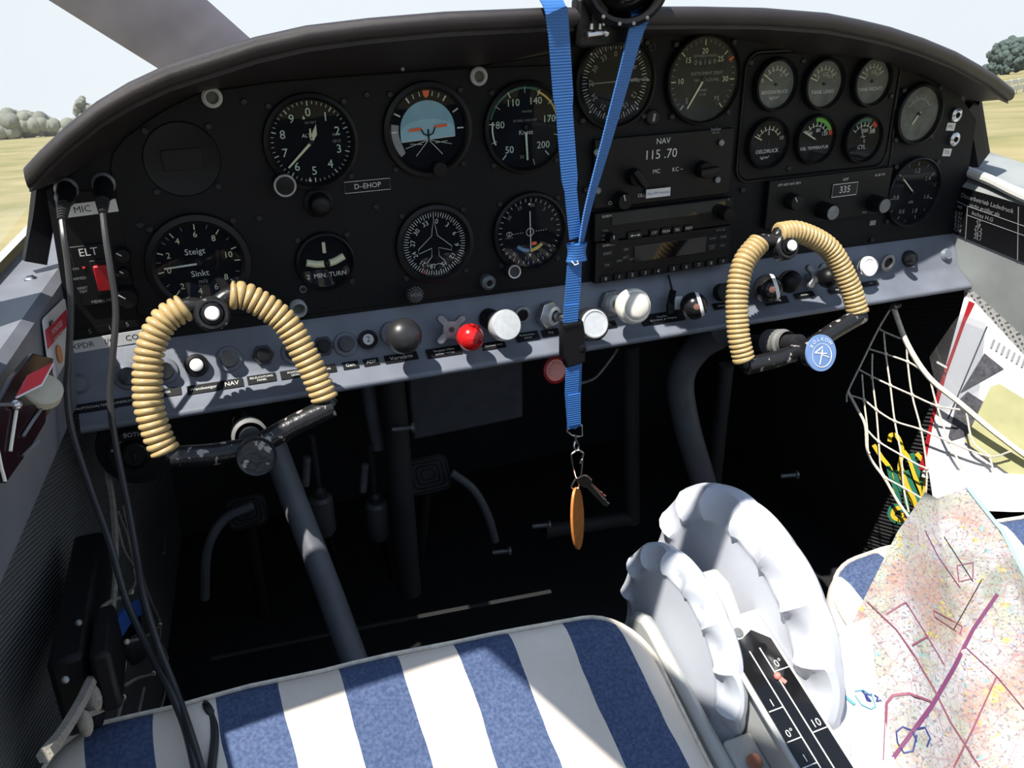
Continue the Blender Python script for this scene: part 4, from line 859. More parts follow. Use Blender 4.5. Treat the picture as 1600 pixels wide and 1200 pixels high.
# intercom and com knobs on the left strip
for px, py, r, L_, l in ((192, 396, 0.0062, 0.010, 'upper black rotary knob beside the emergency transmitter panel'), (194, 423, 0.0042, 0.009, 'small toggle button beside the emergency transmitter panel'), (199, 460, 0.0085, 0.014, 'lower black rotary knob beside the emergency transmitter panel')):
    q = at(px, py, -0.0022); t = thing('rotary_control', q, l, 'control'); f = FR(q); k = knob(t, f, 0, 0, r, L_, m='bezel', pointer=0.9)
placard('placard', 'faint line of tick numerals over the tape label at the left end of the panel', FR(at(170, 512, -0.0015)).rot(0.05), 0.05, 0.006, '5         I        5', 'black', 'greyprint', 0.0052)
# ================================================================== switch rail below the panel
T0 = V((-0.10, -0.004, -0.258)); T1 = V((0.868, -0.004, -0.274)); B0 = V((-0.10, -0.018, -0.288)); B1 = V((0.868, -0.018, -0.306))
ru = (T1 - T0).normalized(); rv = (T0 - B0); rv = (rv - ru * rv.dot(ru)).normalized(); rn = ru.cross(rv)
def rl(px, py): return atp(px, py, T0, rn)
def RF(px, py, rot_=0.0): return FR(rl(px, py), ru, rv, rn).rot(rot_)
KAX = V((0, -0.93, 0.36)).normalized()                      # knobs stand out towards the pilot
def KF(px, py): return axis_frame(rl(px, py), KAX)
rail = thing('switch_rail', (T0 + T1) / 2 - V((0, 0, 0.05)), 'long blue grey switch rail under the instrument panel', 'switch rail')
m_ = MB(); vs = []
for k_ in (0, 1):
    t_, bq = (T0, B0) if k_ == 0 else (T1, B1)
    sec = [t_ + V((0, 0.010, 0.006)), t_, bq]; sec += [bq + V((0, -0.003, -0.0035)), bq + V((0, -0.008, -0.0070)), bq + V((0, -0.016, -0.0120)), bq + V((0, -0.023, -0.0165))]; c = bq + V((0, -0.0225, -0.0200))
    sec += [c + V((0, -0.0038 * sin(a), 0.0038 * cos(a))) for a in [rad(40 + 25 * i) for i in range(6)]]
    sec += [bq + V((0, -0.006, -0.016)), bq + V((0, 0.008, -0.006)), t_ + V((0, 0.010, -0.010))]
    vs.append(sec)
NS = len(vs[0]); N = 30; rows = [[a.lerp(c, i / N) for a, c in zip(vs[0], vs[1])] for i in range(N + 1)]
m_.add([v for r in rows for v in r], [(i * NS + k_, i * NS + (k_ + 1) % NS, (i + 1) * NS + (k_ + 1) % NS, (i + 1) * NS + k_) for i in range(N) for k_ in range(NS)] + [tuple(range(NS)), tuple(range(N * NS, N * NS + NS))[::-1]])
build(m_, 'channel', M['rail'], rail, smooth=40)
# engraved strips stuck on the rail
def strip(px, py, w_, h_, body, size, base='black'):
    nf = ru.cross(V((0, 0.81, 0.58))); o_ = atp(px, py, B0 + V((0, -0.006, -0.0052)), nf); placard('strip_label', None, FR(o_, ru, nf.cross(ru), nf), w_, h_, body, base, 'white', size, parent=rail)
for a in ((141, 637, 0.040, 0.0085, 'HAUPTSCHALTER', 0.0032), (196, 628, 0.030, 0.008, 'LANDELICHT', 0.003), (253, 615, 0.030, 0.008, 'ANLASSER', 0.003), (318, 607, 0.026, 0.0085, 'Wendezeiger', 0.0040), (362, 600, 0.019, 0.0085, 'NAV', 0.0058), (409, 592, 0.024, 0.0085, 'BELEUCHTUNG\nPANEL', 0.0028), (462, 584, 0.026, 0.0085, 'POSITIONS\nLICHT', 0.0028), (511, 577, 0.016, 0.008, 'Funk', 0.0034), (548, 571, 0.014, 0.0075, 'Gen.', 0.0048), (580, 566, 0.014, 0.0075, 'ADF', 0.0048), (627, 559, 0.031, 0.0085, 'Vorwärm', 0.0056), (694, 550, 0.034, 0.010, 'Vergaser Hitze\nziehen: warm', 0.0034), (771, 540, 0.024, 0.008, 'Gemisch arm', 0.0034), (824, 526, 0.024, 0.010, 'Parkbremse\nziehen', 0.0032), (860, 520, 0.018, 0.008, 'Zug', 0.0034), (950, 508, 0.018, 0.008, 'Gas', 0.0036), (1035, 497, 0.050, 0.013, 'Propeller\nkl. Steigung  gr. Steigung', 0.0032), (1128, 478, 0.022, 0.008, 'Heizung', 0.0034), (1213, 470, 0.030, 0.009, 'Heizung', 0.0034), (1257, 461, 0.026, 0.007, 'Belüftung', 0.0030), (1310, 453, 0.026, 0.007, 'Kabine', 0.0030), (1360, 443, 0.022, 0.006, 'Licht', 0.0026)): strip(*a)
for px, py in ((124, 600), (1478, 398)):
    f = RF(px, py); m_ = MB(); m_.lathe(f, [(0, 0.004), (0.0058, 0.004), (0.0072, 0.002), (0.0085, 0.0)], 24); m_.box(f.rot(0.6).off(0, 0, 0.0041), 0.009, 0.001, 0.0004); build(m_, 'bolt', M['rail'], rail)
for px, py in ((374, 616), (845, 540), (1062, 508), (1405, 458)):
    f = RF(px, py); m_ = MB(); m_.lathe(axis_frame(f.o, V((0, -1, 0.5))), [(0, 0.0022), (0.002, 0.0015), (0.0028, 0)], 10); build(m_, 'rivet', M['railworn'], rail)

def collar_hex(t, f, r, h, m='dullmetal', name='hex_nut'):
    b_ = MB(); b_.prism(f, [(r * cos(rad(60 * i)), r * sin(rad(60 * i))) for i in range(6)], 0, h); return build(b_, name, M[m], t, bevel=0.0006)
def switch(label, px, py, kind, name='push_switch'):
    f = RF(px, py); t = thing(name, f.o, label, 'switch')
    if kind == 'hex':
        collar_hex(t, f, 0.0095, 0.003, 'darkmetal'); b_ = MB(); b_.lathe(f, [(0.0062, 0.003), (0.0058, 0.009), (0, 0.0095)], 18); build(b_, 'button', M['black'], t)
    elif kind == 'round':
        b_ = MB(); b_.lathe(f, [(0.0115, 0), (0.0105, 0.002), (0.0075, 0.0028)], 24); build(b_, 'collar', M['rail'], t); b_ = MB(); b_.lathe(f, [(0.0074, 0.001), (0.0070, 0.010), (0, 0.0106)], 20); build(b_, 'button', M['blackgloss'], t)
    elif kind == 'white':
        b_ = MB(); b_.lathe(f, [(0.0100, 0), (0.0096, 0.005), (0.0066, 0.0058), (0.006, 0.003)], 24); build(b_, 'collar', M['bezel'], t); b_ = MB(); b_.lathe(f, [(0.0056, 0.002), (0.0054, 0.0085), (0.0035, 0.0098), (0, 0.0100)], 20); build(b_, 'button', M['purewhite'], t)
    elif kind == 'two':
        b_ = MB(); b_.lathe(f, [(0.0088, 0), (0.0086, 0.006), (0.0060, 0.007), (0.0056, 0.005), (0, 0.005)], 24); build(b_, 'fuse_cap', M['bezel'], t); b_ = MB(); b_.lathe(f, [(0, 0.0054), (0.0050, 0.0053)], 20); c = build(b_, 'insert', M['labelwhite'], t); b_ = MB(); b_.text(f.off(0, 0), '2', 0.0075, 0.0056); build(b_, 'digit', M['ink'], c, smooth=0)
    return t
switch('black push switch at the far left of the rail behind the control yoke', 200, 588, 'round'); switch('black push switch inside the left grip of the left control yoke', 257, 580, 'round')
switch('bright white push button inside the left control yoke', 307, 571, 'white')
switch('shiny black push button right of the bright white button', 358, 561, 'round')
switch('black hexagon collared switch inside the left control yoke', 411, 555, 'hex')
switch('black switch showing behind the right grip of the left control yoke', 459, 550, 'round')
switch('dark hexagon collared switch just right of the left control yoke', 505, 541, 'hex')
switch('black round switch left of the fuse cap marked 2', 540, 538, 'round')
switch('fuse cap with a white insert marked 2', 574, 531, 'two', 'fuse_holder')

def shaft(t, f, r, h0, h1, m='steel', name='shaft'):
    b_ = MB(); b_.lathe(f, [(0, h0), (r, h0), (r, h1), (0, h1)], 14); return build(b_, name, M[m], t)
def onto(px, py, f):
    """frame for something standing out along the knob axis, given the pixel of its centre at stand-off h"""
    return f
def plunger(name, label, base, tip, h, cat='control'):
    """base: pixel on the rail; tip: pixel of the knob centre at stand-off h"""
    o = rl(*base); p = atp(tip[0], tip[1], T0 + KAX * h, KAX.copy()); ax = (p - o).normalized()
    t = thing(name, o, label, cat); return t, axis_frame(o, ax), axis_frame(p, KAX), (p - o).length
# big black ball
t, f, g, L_ = plunger('push_pull_control', 'big black ball knob over the Vorwärm label', (610, 520), (631, 525), 0.036)
shaft(t, f, 0.004, 0, L_); b_ = MB(); b_.ball(g.o, 0.0162, 32, 18, g.w, 0.86); build(b_, 'ball', M['blackmatt'], t); b_ = MB(); b_.lathe(f, [(0.0105, 0), (0.0105, 0.006), (0.005, 0.007)], 20); build(b_, 'collar', M['rail'], t)
# four armed handles
def star(name, label, px, py, r, rot_, m='dullmetal', h=0.012):
    f = KF(px, py).rot(rot_); t = thing(name, f.o, label, 'valve'); P_ = []
    for i in range(48):
        a = 2 * pi * i / 48; rr = r * (0.50 + 0.50 * max(0, cos(4 * a)) ** 0.6 if cos(4 * a) > 0 else 0.50 - 0.04 * -cos(4 * a)); P_.append((rr * cos(a), rr * sin(a)))
    b_ = MB(); b_.prism(f, P_, h, h + 0.005); build(b_, 'handle', M[m], t, bevel=0.0012); shaft(t, f, 0.0045, 0, h + 0.0002); b_ = MB(); b_.lathe(f, [(0.0026, h + 0.0050), (0.0026, h + 0.0058), (0, h + 0.0059)], 12); build(b_, 'hub_screw', M['darkmetal'], t)
star('fuel_valve', 'four armed grey valve handle behind the red ball knob', 698, 516, 0.0185, 0.62); star('fuel_valve', 'four armed grey valve handle between two dark balls at the right', 1262, 433, 0.0175, 0.75)
# red ball
t, f, g, L_ = plunger('push_pull_control', 'red lacquered ball knob with worn dark patches', (718, 520), (735, 527), 0.030)
shaft(t, f, 0.0035, 0, L_); b_ = MB(); b_.ball(g.o, 0.0128, 28, 16, g.w); build(b_, 'ball', M['redlac'], t)
# silver barrel
t, f, g, L_ = plunger('push_pull_control', 'bright aluminium barrel knob right of the red ball', (762, 497), (791, 508), 0.030)
b_ = MB(); b_.lathe(f, [(0.0098, 0), (0.0098, 0.014), (0.006, 0.016)], 24); build(b_, 'sleeve', M['black'], t); b_ = MB(); b_.lathe(g, [(0.0055, -0.016), (0.0135, -0.013), (0.0148, -0.010), (0.0148, 0.0), (0.0135, 0.0022), (0, 0.0026)], 32); build(b_, 'barrel', M['alu'], t)
ring('rail_socket', 'dark ringed hole right of the aluminium barrel knob', 815, 492, 0.0088, 0.0058, 'dullmetal', 'black', 0.003, 'socket', y=-0.03)
# hex and throttle
t, f, g, L_ = plunger('throttle', 'black throttle knob with a flat silver face behind the lanyard buckle', (852, 491), (929, 506), 0.050, 'throttle')
collar_hex(t, f, 0.0145, 0.006, 'steel'); b_ = MB(); b_.lathe(f, [(0.0105, 0.006), (0.0095, 0.012), (0.006, 0.013)], 24); build(b_, 'gland', M['alu'], t); shaft(t, f, 0.0042, 0.010, L_ - 0.01)
b_ = MB(); b_.lathe(g, [(0.006, -0.024), (0.0125, -0.022), (0.0165, -0.012), (0.0160, -0.001), (0.0140, 0.0)], 32); build(b_, 'grip', M['blackgloss'], t); b_ = MB(); b_.lathe(g, [(0.0140, -0.001), (0.0136, 0.0012), (0.0122, 0.0018), (0.0118, 0.0008), (0, 0.0008)], 32); build(b_, 'face', M['alu'], t)
# white knob
t, f, g, L_ = plunger('mixture_control', 'large ivory white push pull knob on a hexagon nut', (953, 474), (992, 478), 0.040, 'control knob')
collar_hex(t, f, 0.0145, 0.006, 'dullmetal'); b_ = MB(); b_.lathe(f, [(0.0095, 0.006), (0.0090, 0.012), (0.005, 0.013)], 24); build(b_, 'gland', M['alu'], t); shaft(t, f, 0.0032, 0.010, L_ - 0.006)
b_ = MB(); b_.lathe(g, [(0.005, -0.018), (0.0125, -0.016), (0.0165, -0.011), (0.0178, -0.005), (0.0172, 0.001), (0.0155, 0.0030), (0.0140, 0.0032), (0.0130, 0.0062), (0.010, 0.0085), (0, 0.0095)], 36); build(b_, 'knob', M['knobwhite'], t)
# lever with striped ball
def stripeball(name, label, base, tip, h, r, badge):
    t, f, g, L_ = plunger(name, label, base, tip, h); shaft(t, f, 0.0035, 0, L_)
    sx_ = axis_frame(g.o, V((0.86, -0.4, 0.3))); a = MB(); a.ball(g.o, r, 32, 20, sx_.w); build(a, 'ball', M['blackgloss'], t)
    a = MB(); a.lathe(sx_, [(r * 1.012 * cos(rad(q)), r * 1.012 * sin(rad(q))) for q in (18, 22, 26, 30, 34)], 36); build(a, 'stripe', M['purewhite'], t)
    if badge:
        s2 = axis_frame(g.o, V((-0.35, -0.85, 0.25))); a = MB(); a.lathe(s2, [(0, r + 0.0006), (r * 0.22, r + 0.0003), (r * 0.26, r * 0.95)], 16); build(a, 'screw_insert', M[badge], t)
    return t, f
t, f = stripeball('propeller_control', 'black ball knob with a white stripe and brass insert beside the lever', (1057, 475), (1084, 478), 0.030, 0.0140, 'copper')
m_ = MB(); q0 = rl(1042, 430); q1 = rl(1046, 462); q2 = atp(1052, 478, T0 + KAX * 0.02, KAX); m_.tube([q0 + KAX * 0.003, q1 + KAX * 0.008, q2], 0.0012, 6); m_.strap([q1 + KAX * 0.006 + V((0, 0, 0.004)), q2 + V((-0.004, 0, 0.002)), q2 + V((-0.003, 0, -0.007))], 0.007, V((1, 0, 0)), 0.004); build(m_, 'lever', M['black'], t)
m_ = MB(); m_.box(FR(atp(1060, 473, T0 + KAX * 0.012, KAX), ru, rv, rn), 0.010, 0.013, 0.004); build(m_, 'lever_plate', M['alu'], t, bevel=0.0008)
stripeball('heater_control', 'black ball knob with a white stripe and slotted screw by the right control yoke', (1190, 445), (1200, 451), 0.022, 0.0155, 'copper')
t, f, g, L_ = plunger('push_pull_control', 'plain matt black ball knob left of the right four armed handle', (1222, 438), (1234, 440), 0.022); shaft(t, f, 0.0035, 0, L_); b_ = MB(); b_.ball(g.o, 0.0125, 28, 16, g.w); build(b_, 'ball', M['black'], t)
t, f, g, L_ = plunger('push_pull_control', 'dark grey ball knob behind the right grip of the right control yoke', (1282, 430), (1295, 434), 0.022); shaft(t, f, 0.0032, 0, L_); b_ = MB(); b_.ball(g.o, 0.0118, 28, 16, g.w); build(b_, 'ball', M['bezel'], t); b_ = MB(); b_.lathe(f, [(0.0075, 0), (0.0070, 0.004), (0.004, 0.005)], 18); build(b_, 'collar', M['dullmetal'], t)
t, f, g, L_ = plunger('push_pull_control', 'white capped barrel knob at the right end of the rail', (1342, 414), (1358, 416), 0.022); b_ = MB(); b_.lathe(f, [(0.0070, 0), (0.0070, L_ - 0.012), (0.0112, L_ - 0.010), (0.0112, L_ - 0.002)], 24); build(b_, 'barrel', M['alu'], t); b_ = MB(); b_.lathe(g, [(0.0112, -0.002), (0.0110, 0.0008), (0.0080, 0.0014), (0.0072, 0.0006), (0, 0.0006)], 28); build(b_, 'cap', M['purewhite'], t)
ring('rail_socket', 'grey ringed hole beside the white capped barrel knob', 1386, 410, 0.0100, 0.0062, 'dullmetal', 'black', 0.003, 'socket', y=-0.022)
t, f, g, L_ = plunger('push_pull_control', 'small black switch knob near the right end of the rail', (1420, 404), (1428, 406), 0.014); b_ = MB(); b_.lathe(f, [(0.0098, 0), (0.0090, 0.006), (0.006, 0.007)], 22); build(b_, 'collar', M['black'], t); b_ = MB(); b_.lathe(g, [(0.0045, -0.010), (0.0052, -0.002), (0.0045, 0.002), (0, 0.0026)], 18); build(b_, 'button', M['blackgloss'], t)
t, f, g, L_ = plunger('push_pull_control', 'dark knob half hidden by the left grip of the right control yoke', (1128, 456), (1134, 456), 0.016); b_ = MB(); b_.lathe(g, [(0.004, -0.016), (0.0095, -0.010), (0.0095, 0.0), (0, 0.002)], 20); build(b_, 'knob', M['black'], t)
# red handle hanging under the rail
q = at(867, 578, -0.03); t = thing('pull_disc', q, 'small red rimmed pull disc hanging under the rail behind the lanyard', 'pull disc'); f = axis_frame(q, V((0.1, -1, 0.25)))
b_ = MB(); b_.lathe(f, [(0, -0.003), (0.0125, -0.003), (0.0138, -0.001), (0.0138, 0.002), (0.0118, 0.003), (0.0112, 0.0018), (0, 0.0018)], 32); build(b_, 'rim', M['redplastic'], t); b_ = MB(); b_.lathe(f, [(0, 0.0024), (0.0110, 0.0022)], 28); ds = build(b_, 'disc', M['salmon'], t)
b_ = MB()
for i, ch in enumerate('SCHLOSS'): b_.text(f.off(0.0078 * sin(rad(-120 + 26 * i)), 0.0078 * cos(rad(-120 + 26 * i))).rot(rad(120 - 26 * i)), ch, 0.0030, 0.0027)
build(b_, 'lettering', M['ink'], ds, smooth=0); b_ = MB(); b_.cyl(q + V((0, 0.003, 0)), q + V((0.004, 0.03, 0.02)), 0.002, n=8); build(b_, 'rod', M['darkmetal'], t)

# magneto switch under the left end of the rail
q = at(211, 710, -0.015); t = thing('magneto_switch', q, 'black magneto switch lettered R L BOTH under the left end of the rail', 'switch'); f = axis_frame(q, V((0, -1, 0.2)))
b_ = MB(); b_.lathe(f.off(0.004, 0.004, -0.012), [(0, 0), (0.035, 0), (0.034, 0.003), (0, 0.004)], 36); build(b_, 'backing_plate', M['panel'], t)
b_ = MB(); b_.lathe(f, [(0.021, -0.010), (0.021, -0.002), (0, -0.002)], 32); bs = build(b_, 'dial_ring', M['black'], t); b_ = MB(); b_.lathe(f, [(0.013, -0.002), (0.0115, 0.006), (0.0095, 0.007), (0.0088, 0.005), (0, 0.005)], 28); build(b_, 'rotor', M['bezel'], t)
b_ = MB(); b_.box(f.off(0, 0, 0.007), 0.0018, 0.010, 0.006); build(b_, 'key_slot', M['blackgloss'], t, bevel=0.0005)
b_ = MB()
for s, a in (('R', -68), ('L', -38), ('BOTH', 4)): b_.text(f.off(0.0170 * sin(rad(a)), 0.0170 * cos(rad(a))).rot(-rad(a)), s, 0.0055, -0.0018)
build(b_, 'lettering', M['white'], bs, smooth=0)

# ================================================================== control yoke pair
tl = rad(20); YW = V((0, -cos(tl), sin(tl))); YU = V((1, 0, 0)); YV = YW.cross(YU)
def control_wheel(label, hubpx, L1, R1, topc, ends, emblem):
    H = at(*hubpx, -0.10); f = FR(H, YU, YV, YW); t = thing('control_yoke', H, label, 'control yoke')
    # bottom bar
    b_ = MB(); b_.tube([f.p(*ends[0]), f.p(ends[0][0] * 0.5, ends[0][1] * 0.55 - 0.004), f.p(0, -0.005, 0), f.p(ends[1][0] * 0.5, ends[1][1] * 0.55 - 0.002), f.p(*ends[1])], 0.0088, 16); build(b_, 'bottom_bar', M['wornblack'], t)
    full_frame = f; f = full_frame.off(-0.003 if emblem else 0.0, -0.0095)
    b_ = MB(); b_.lathe(f, [(0.0125, -0.014), (0.0140, -0.006), (0.0148, 0.020), (0.0140, 0.0215), (0, 0.0218)], 36); hb = build(b_, 'hub', M['wornblack'], t)
    if emblem:
        b_ = MB(); b_.lathe(f, [(0, 0.0226), (0.0184, 0.0222), (0.0187, 0.0205), (0.0160, 0.019)], 36); em = build(b_, 'emblem', M['emblemblue'], t)
        b_ = MB(); b_.lathe(f.off(0, -0.0025), [(0.0114, 0.0227), (0.0121, 0.0229), (0.0121, 0.0227)], 36)
        for i, ch in enumerate('BÖLKOW'): b_.text(f.off(0, -0.001).off(0.0148 * sin(rad(-50 + 20 * i)), 0.0148 * cos(rad(-50 + 20 * i))).rot(rad(50 - 20 * i)), ch, 0.0052, 0.0229)
        b_.bar(f.off(0, -0.0025), (-0.0085, 0.004), (0.006, 0.001), 0.0011, 0.0227, 0.0230); b_.bar(f.off(0, -0.0025), (-0.0085, 0.004), (0.002, 0.0085), 0.0011, 0.0227, 0.0230); b_.bar(f.off(0, -0.0025), (-0.0040, -0.0088), (0.0015, 0.0060), 0.0010, 0.0227, 0.0230); b_.bar(f.off(0, -0.0025), (0.0, 0.001), (0.0085, -0.0035), 0.0009, 0.0227, 0.0230)
        build(b_, 'emblem_lettering', M['purewhite'], em, smooth=0)
    else:
        b_ = MB(); b_.lathe(f, [(0.0128, 0.0216), (0.0146, 0.0230), (0.0153, 0.0210), (0.0146, 0.0190)], 36, close=True); build(b_, 'hub_rim', M['darkmetal'], t)
    f = full_frame
    # shaft to the firewall
    b_ = MB(); b_.cyl(H - YW * 0.012, H - YW * 0.24, 0.0092, n=20); build(b_, 'column_shaft', M['darkmetal'], t)
    b_ = MB(); g = axis_frame(H - YW * 0.030, -YW); b_.lathe(g, [(0.0125, 0), (0.0125, 0.006), (0.0150, 0.008), (0.0150, 0.013), (0.0142, 0.0135), (0.0150, 0.014), (0.0150, 0.019), (0.0142, 0.0195), (0.0150, 0.02), (0.0150, 0.03), (0.010, 0.031)], 28); build(b_, 'shaft_sleeve', M['sleeve'], t)
    # rim: continuous black tube under the wrap, then the coils
    full = spline([f.p(*q) for q in reversed(L1)] + [f.p(topc[0], topc[1] + 0.006)] + [f.p(*q) for q in R1], 8)
    b_ = MB(); b_.tube([f.p(*ends[0])] + full + [f.p(*ends[1])], 0.0066, 14); build(b_, 'rim_tube', M['wornblack'], t)
    for nm, pts in (('left_grip', L1), ('right_grip', R1)):
        path = spline([f.p(*q) for q in pts], 24); cum = [0]
        for a, c in zip(path, path[1:]): cum.append(cum[-1] + (c - a).length)
        n = int(cum[-1] / (0.0047 if emblem else 0.0053)); b_ = MB(); rr, w2 = (0.0090, 0.0024) if emblem else (0.0084, 0.0030)
        fine = []
        for i in range(n * 6 + 1):
            s = cum[-1] * i / (n * 6); k = max(j for j in range(len(cum)) if cum[j] <= s + 1e-9); k = min(k, len(path) - 2)
            fine.append(path[k].lerp(path[k + 1], (s - cum[k]) / max(1e-9, cum[k + 1] - cum[k])))
        # bumpy sleeve: radius swells with every coil
        rads = []
        for i in range(len(fine)):
            ph = (i % 6) / 6; rads.append(rr + w2 * (abs(sin(pi * ph)) ** 0.45))
        b_.tube(fine, rads, 18); build(b_, nm, M['gold'], t, smooth=80)
    # push button boss at the top
    g = FR(f.p(*topc), YU, YV, YW); b_ = MB(); b_.lathe(g, [(0.0135, -0.006), (0.0135, 0.006), (0.0118, 0.008), (0.0095, 0.0082), (0.0090, 0.006)], 32); bo = build(b_, 'button_boss', M['wornblack'], t)
    b_ = MB(); b_.lathe(g, [(0.0088, 0.004), (0.0082, 0.009), (0.0060, 0.0095), (0.0056, 0.013), (0.0048, 0.014), (0, 0.0142)], 24); build(b_, 'push_button_skirt', M['black'], bo)
    b_ = MB(); b_.lathe(g, [(0.0057, 0.009), (0.0056, 0.0135), (0.0046, 0.0148), (0, 0.0150)], 24); build(b_, 'push_button', M['purewhite'], bo)
    return t
k = 0.001
control_wheel('left control yoke with gold wrapped grips and a plain black hub', (395, 690), [(-0.030, 0.113), (-0.048, 0.104), (-0.062, 0.082), (-0.0695, 0.046), (-0.0675, 0.018), (-0.064, 0.004)], [(0.003, 0.117), (0.017, 0.113), (0.040, 0.091), (0.053, 0.058), (0.060, 0.030), (0.0615, 0.022)], (-0.0125, 0.1045), [(-0.062, 0.000), (0.066, 0.016)], False)
control_wheel('right control yoke with gold wrapped grips and a blue emblem hub', (1262, 536), [(-0.044, 0.109), (-0.066, 0.091), (-0.078, 0.061), (-0.082, 0.023), (-0.080, 0.000), (-0.079, -0.005)], [(-0.022, 0.1145), (0.005, 0.1125), (0.040, 0.092), (0.060, 0.054), (0.0675, 0.026), (0.0685, 0.020)], (-0.0165, 0.1005), [(-0.078, -0.011), (0.073, 0.018)], True)

# ================================================================== compass and lanyard
q = at(962, 20, -0.085); t = thing('magnetic_compass', q, 'black magnetic compass mounted on top of the glareshield', 'compass')
c = at(975, -34, -0.098); f = axis_frame(c, V((-0.25, -1, 0.0))); rc = 63 * sc(985, 0, -0.098)
b_ = MB(); b_.lathe(f, [(0, -0.055), (rc * 0.6, -0.05), (rc * 0.92, -0.03), (rc, 0.0), (rc * 0.98, 0.008), (rc * 0.88, 0.013), (rc * 0.80, 0.012), (rc * 0.78, 0.004)], 44); build(b_, 'housing', M['black'], t)
b_ = MB(); b_.ball(f.p(0, 0, -0.012), rc * 0.79, 36, 18, f.w); build(b_, 'bowl', M['darkglass'], t)
for a in (150, 170, 190, 215):
    b_ = MB(); b_.lathe(f.off(rc * 0.9 * sin(rad(a)), rc * 0.9 * cos(rad(a)), 0.012), [(0.0016, 0), (0.0014, 0.0012), (0, 0.0014)], 8); build(b_, 'housing_screw', M['dullmetal'], t)
b_ = MB(); b_.box(FR(at(950, 34, -0.085)), 0.060, 0.036, 0.014); build(b_, 'bracket', M['bezel'], t, bevel=0.003)
b_ = MB(); b_.box(FR(at(936, 24, -0.094)), 0.014, 0.026, 0.006); build(b_, 'clamp', M['black'], t, bevel=0.001)
b_ = MB(); g = FR(at(930, 52, -0.092)).rot(0.08); b_.cyl(g.p(-0.009, 0, 0.004), g.p(0.006, 0, 0.004), 0.0022, n=10); b_.ball(g.p(0.0065, -0.0005, 0.005), 0.0032, 12, 8); build(b_, 'clamp_screw', M['steel'], t)
for px, py in ((924, 42), (937, 42), (943, 36)):
    b_ = MB(); b_.cyl(at(px, py + 4, -0.098), at(px + 1, py - 5, -0.098), 0.0016, 0.0012, n=8); build(b_, 'adjuster', M['steel'], t)
b_ = MB(); b_.text(FR(at(965, 34, -0.0925)), 'SIR', 0.003, 0.0); b_.text(FR(at(962, 41, -0.0925)), 'T. COMP', 0.0032, 0.0); build(b_, 'lettering', M['greyprint'], t, smooth=0)

# lanyard
YL = -0.105
lan = thing('lanyard', at(898, 690, YL), 'blue lanyard looped over the compass with keys hanging on its clip', 'lanyard')
topl = [at(840, -40, -0.02), at(853, -14, -0.075), at(866, 10, YL - 0.004), at(872, 40, YL - 0.004), at(880, 150, YL), at(890, 280, YL), at(899, 372, YL)]
b_ = MB(); b_.strap(spline(topl, 6), [0.0185] * 19 + [0.0180] * 6 + [0.0150] * 6 + [0.0115] * 6, V((1, 0.12, 0)), 0.0012); build(b_, 'left_strap', M['strap'], lan)
p0 = [at(1016, 4, -0.050), at(1007, 16, -0.080), at(997, 36, YL + 0.004), at(975, 120, YL + 0.004), at(945, 230, YL + 0.003), at(920, 320, YL + 0.002), at(908, 378, YL)]
b_ = MB(); b_.strap(spline(p0, 6), 0.0150, [V((0.98, 0.1, 0.1))] * 10 + [V((0.95 - 0.012 * i, 0.12 + 0.022 * i, 0.1)) for i in range(27)], 0.0012); build(b_, 'right_strap', M['strap'], lan)
b_ = MB(); b_.grid(lambda u, v: at(901, 394, YL) + V(((0.0098 - 0.0015 * sin(pi * v)) * cos(2 * pi * u), 0.0052 * sin(2 * pi * u), 0.015 * (0.5 - v))), 20, 8, True); b_.lathe(FR(at(901, 394, YL), (1, 0, 0), (0, 1, 0)), [(0, 0.0075), (0.0052, 0.0075)], 12); build(b_, 'fold', M['strap'], lan)
b_ = MB(); b_.tube([at(893, 408, YL - 0.006), at(898, 414, YL - 0.007), at(904, 412, YL - 0.006), at(902, 408, YL - 0.006)], 0.0006, 6); build(b_, 'stitch', M['purewhite'], lan)
b_ = MB(); b_.strap([at(898, 404, YL), at(896, 440, YL), at(893, 480, YL), at(891, 505, YL)], [0.0125, 0.0135, 0.0135, 0.0135], V((1, -0.05, 0)), 0.0022); build(b_, 'upper_band', M['strap'], lan)
b_ = MB(); b_.strap([at(893, 476, YL - 0.0018), at(891, 503, YL - 0.0018)], 0.0138, V((1, -0.05, 0)), 0.0012); build(b_, 'band_tab', M['strap'], lan)
g = FR(at(893, 535, YL)).rot(0.02); b_ = MB(); b_.prism(g, [(-0.0105, 0.020), (0.0095, 0.020), (0.0112, 0.010), (0.0118, -0.020), (-0.0072, -0.022), (-0.0080, -0.016), (-0.0112, -0.010)], -0.004, 0.005); bk = build(b_, 'buckle', M['black'], lan, bevel=0.0015)
b_ = MB(); b_.box(g.off(-0.0005, 0.0185, 0.003), 0.019, 0.004, 0.006); build(b_, 'buckle_mouth', M['bezel'], bk, bevel=0.0008); b_ = MB(); b_.lathe(g.off(0.0085, -0.006, 0.005), [(0, 0.0008), (0.003, 0.0006), (0.004, 0)], 14); build(b_, 'release', M['bezel'], bk)
b_ = MB(); b_.strap([at(895, 566, YL - 0.002), at(894, 590, YL - 0.003), at(893, 612, YL - 0.002), at(897, 668, YL - 0.002)], 0.0128, V((1, -0.05, 0)), 0.0016); b_.strap([at(904, 570, YL + 0.004), at(903, 610, YL + 0.005), at(901, 668, YL + 0.001)], 0.0110, V((0.8, 0.6, 0)), 0.0014); build(b_, 'lower_band', M['strap'], lan)
b_ = MB(); b_.strap([at(897, 616, YL - 0.0034), at(898, 664, YL - 0.0034)], 0.0120, V((1, -0.05, 0)), 0.0012); build(b_, 'band_tab', M['strap'], lan)
